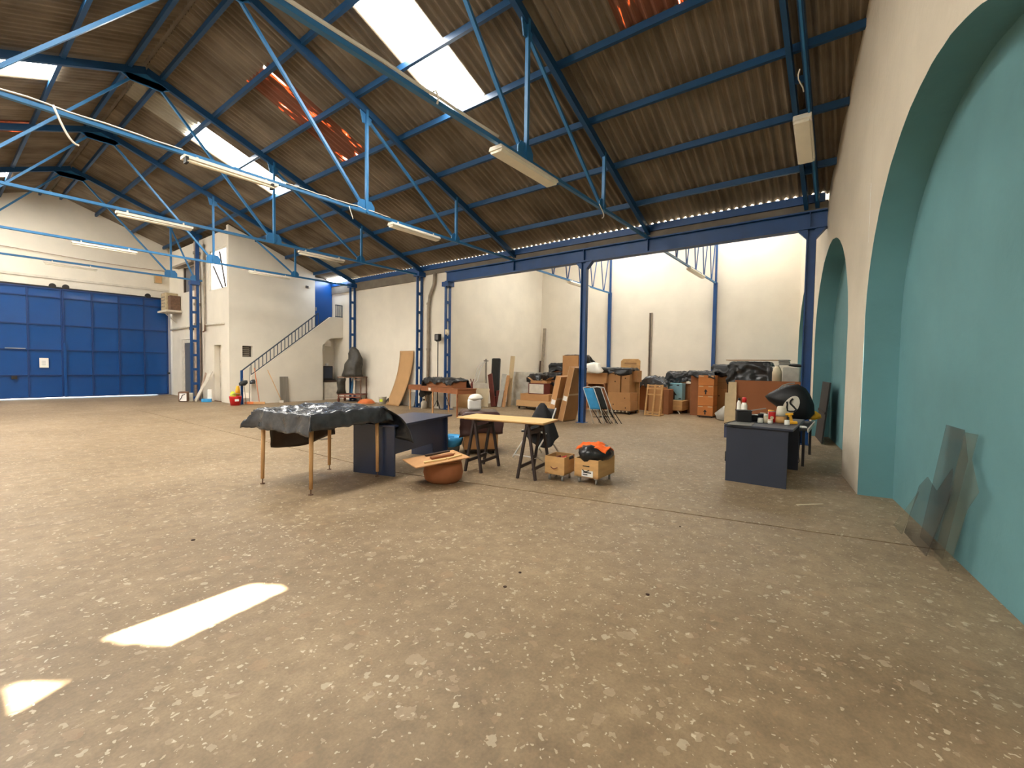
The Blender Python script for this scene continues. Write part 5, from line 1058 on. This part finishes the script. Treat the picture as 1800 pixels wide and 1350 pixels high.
t = thing('wooden_panel', 'rounded pale wooden panel standing behind the dolly stack', 'panel board', (3.95, 2.05, 0)); MB().prism([(3.93, 2.45, 0), (3.93, 1.72, 0), (3.93, 1.72, 1.88), (3.93, 1.8, 1.94), (3.93, 2.36, 1.94), (3.93, 2.45, 1.86)], (.05, 0, 0)).build('board', 'crate_wood', t, bevel=.01); MB().prism([(3.92, 2.3, 1.75), (3.92, 1.85, 1.75), (3.92, 1.85, 1.8), (3.92, 2.3, 1.8)], (.01, 0, 0)).build('slot', 'ply_edge', t)
tag(MB().loft([((2.75, 3.0, 1.43), .13, .3, 0), ((2.8, 3.05, 1.52), .2, .46, .1), ((2.85, 3.1, 1.64), .17, .36, .2), ((2.9, 2.95, 1.73), .1, .2, 0), ((2.9, 2.92, 1.78), .03, .07, 0)], 26, .14, 5, 5).build('white_bag', 'white_plastic', None, True), 'crumpled white plastic bag lying behind the middle column', 'bag')
# ------------------------------------------------------------------ annex pile 3
carton('tall brown box at the left end of the silver-black film pile', 4.9, 1.8, .05, .42, .55, .92, 0, 'cardboard_dark')
carton('brown box behind the slatted frame', 4.4, 1.2, 0, .5, .5, .95, 0, 'cardboard')
carton('narrow box right of the slatted frame', 4.45, .86, 0, .22, .5, .88, .0, 'cardboard_dark', seam=True)
t = thing('slatted_frame', 'pale wooden slatted crate frame standing before the boxes', 'frame', (3.45, 1.02, 0))
sk = lambda y, z: Vector((3.38+.1*z, y-.05*z, z))
for y in (1.28, 1.02, .78): MB().bar(sk(y, .0), sk(y, 1.06), .05, .06, (1, 0, 0)).build('upright', 'crate_wood', t)
for z in (.03, .12, .72, .92, 1.03): MB().bar(sk(1.3, z), sk(.76, z), .04, .05, (1, 0, 0)).build('slat', 'crate_wood', t)
for y in (1.28, .78): MB().bar(sk(y, .03), sk(y, .03)+Vector((.35, 0, 0)), .05).build('foot', 'crate_wood', t)
t, P, R = carton('low wide box on folding feet in front of the light blue box', 5.05, .78, .12, .72, .8, .35, 0, 'crate_wood', holes=[(-.05, .27, .022)], name='low_crate', cat='crate')
for u in (-.22, .2): MB().bar(P(u, -.38, 0), P(u+.08, -.38, -.11), .03).build('foot', 'white_dirty', t)
for u in (-.3, .3): MB().bar(P(u, .3, 0), P(u, .3, -.115), .04).build('foot', 'dark_wood', t)
t, P, R = carton('light blue box with a black upward arrow', 5.15, .8, .48, .54, .4, .6, 0, 'light_blue', arrow=(-.02, .02, .3))
for u, v in ((-.12, .53), (.12, .53), (-.2, .05), (.2, .05)): MB().box(P(u, -.204, v), (.09, .004, .035), R).build('print_mark', 'black', t)
carton('orange-brown box behind and right of the light blue box', 5.75, .42, 0, .5, .6, 1.05, 0, 'cardboard_dark')
carton('brown box under the high black film above the light blue box', 5.75, .98, 0, .56, .5, 1.35, 0, 'cardboard')
carton('small brown box behind the narrow gap right of the light blue box', 5.4, .15, 0, .3, .5, .95, 0, 'cardboard')
cover('pile_film', 'shiny black film over the low left part of the middle pile', (4.75, 1.55, 1.05), 1.15, .6, -HP, (.1, .1, .2, .1), 'grey_film', wr=.12, seed=41, rag=.6, lump=lambda u, v: .2*max(0, 1-((u-.1)/.45)**2))
cover('pile_film', 'black film over the high right part of the middle pile', (5.65, .75, 1.45), .95, .55, -HP, (.08, .06, .35, .1), wr=.08, seed=44, rag=.5)
tag(MB().bb(6.2, 6.6, 2.1, 3.0, 0, .07).build('floor_plank', 'brown_wood', None), 'brown plank lying against the annex back wall', 'plank')
# ------------------------------------------------------------------ annex pile 4: four identical boxes and neighbour
dolly('small dolly under the stack of four orange-brown boxes', 4.4, -.48, .5, .5, 0, h=.06)
for k, lab in enumerate(('bottom box of the four orange-brown boxes with arrows', 'second box from the bottom of the four orange-brown boxes', 'third box from the bottom of the four orange-brown boxes', 'top box of the four orange-brown boxes')):
    t, P, R = carton(lab, 4.4, -.48, .06+.338*k, .49, .5, .33, .01*(k-1.5), 'cardboard_orange', arrow=(0, .04, .17) if k in (0, 2) else None, group='stack of four orange-brown boxes')
    for u in (-.15, .15): MB().box(P(u, -.253, .3), (.14, .004, .03), R).build('tape_tab', 'tape', t)
carton('tall box right of the four orange-brown boxes', 5.25, -.75, 0, .42, .5, .95, 0, 'cardboard', holes=[(-.05, .7, .02)])
carton('upper box right of the four orange-brown boxes', 5.25, -.75, .95, .42, .5, .42, 0, 'cardboard', seam=True)
carton('box under the black film left of the four-box stack top', 4.85, -.1, 0, .5, .4, 1.4, 0, 'cardboard_dark')
cover('corner_film', 'black film over the top of the four orange-brown boxes', (4.55, -.3, 1.52), .8, .7, -HP, (.12, .05, .2, .1), wr=.04, seed=51, rag=.5)
carton('narrow box lifting the film between the four-box stack and the big board', 5.25, -.75, 1.37, .4, .45, .36, 0, 'cardboard_dark')
cover('corner_film', 'black film over the taller box right of the four-box stack', (5.25, -.75, 1.75), .52, .6, -HP, (.06, .05, .38, .1), wr=.04, seed=53, rag=.5)
tag(MB().loft([((3.75, -1.15, .01), .18, .2, 0), ((3.75, -1.15, .2), .22, .24, .2), ((3.75, -1.2, .38), .12, .16, .1), ((3.75, -1.22, .46), .04, .06, 0)], 18, .07, 7, 2).build('plastic_bag', 'clear_film', None, True), 'cloudy plastic bag on the floor beside the four-box stack', 'bag')
# ------------------------------------------------------------------ annex pile 5
tag(MB().box((3.1, -2.5, .65), (.05, 1.86, 1.29), Matrix.Rotation(.03, 3, 'Y')).build('brown_board', 'brown_board', None), 'large plain brown board standing behind the right desk', 'board')
tag(MB().box((3.0, -1.52, .62), (.04, .22, 1.24), Matrix.Rotation(.03, 3, 'Y')).build('cream_board', 'beige_board', None), 'narrow cream board at the left edge of the large brown board', 'board')
tag(MB().box((2.9, -1.5, .46), (.03, .3, .92), Matrix.Rotation(.05, 3, 'Y')).build('cream_offcut', 'beige_board', None), 'shorter cream offcut in front of the narrow cream board', 'board')
carton('big dark box behind the large brown board', 5.05, -1.68, 0, 1.2, .6, 1.5, 0, 'cardboard_dark')
carton('dark box on the big one behind the large brown board', 5.05, -1.66, 1.5, 1.1, .6, .36, 0, 'cardboard_dark')
cover('black_drape', 'broad glossy black film over the box behind the large brown board', (5.05, -1.66, 1.865), 1.14, .66, -HP, (.1, .16, .75, .1), wr=.02, seed=61, rag=.25, res=.06)
tag(MB().bb(4.7, 5.3, -2.75, -.95, 1.915, 1.935).build('flat_board', 'ply_edge', None), 'thin flat board lying on top of the broad black film', 'board')
carton('cardboard stand behind the brown board near the third arch', 4.5, -2.72, 0, .85, .6, 1.22, 0, 'cardboard')
t = thing('cream_container', 'cream rounded container on the cardboard stand', 'container', (4.3, -2.5, 1.23)); MB().loft([((4.3, -2.5, 1.23), .13, .13, 0), ((4.3, -2.5, 1.55), .13, .13, 0), ((4.3, -2.5, 1.68), .09, .09, 0), ((4.3, -2.5, 1.72), .05, .05, 0)], 18).build('body', 'cream_plastic', t, True); MB().lathe([(.055, 1.72), (.055, 1.76)], (4.3, -2.5, 0), 12).build('cap', 'white_dirty', t)
t = thing('clear_tub', 'clear plastic tub of brown contents on the cardboard stand', 'tub', (4.35, -2.85, 1.23)); MB().bb(4.18, 4.5, -3.1, -2.66, 1.23, 1.7).build('body', 'clear_film', t, bevel=.03); MB().bb(4.21, 4.47, -3.07, -2.69, 1.24, 1.5).build('contents', 'cardboard_dark', t)
for k in range(3): tag(MB().bb(4.2, 4.48, -2.83+.01*k, -2.55+.01*k, 1.77+.055*k, 1.82+.055*k).build('grey_tray', 'grey_plastic', None, bevel=.01), ('lowest', 'middle', 'topmost')[k]+' grey tray of the small stack by the third arch', 'tray', 'stacked grey trays')
tag(pillow(MB(), [(4.35+.12*math.cos(i*.52), -2.98+.22*math.sin(i*.52), 1.76+.02*math.sin(i*.52)) for i in range(12)], (0, 0, 1), .05).build('dark_pouch', 'black', None, True), 'flat dark pouch on the clear tub by the third arch', 'pouch')
# ------------------------------------------------------------------ tidy up
for o in bpy.data.objects:
    if '_org' in o: del o['_org']
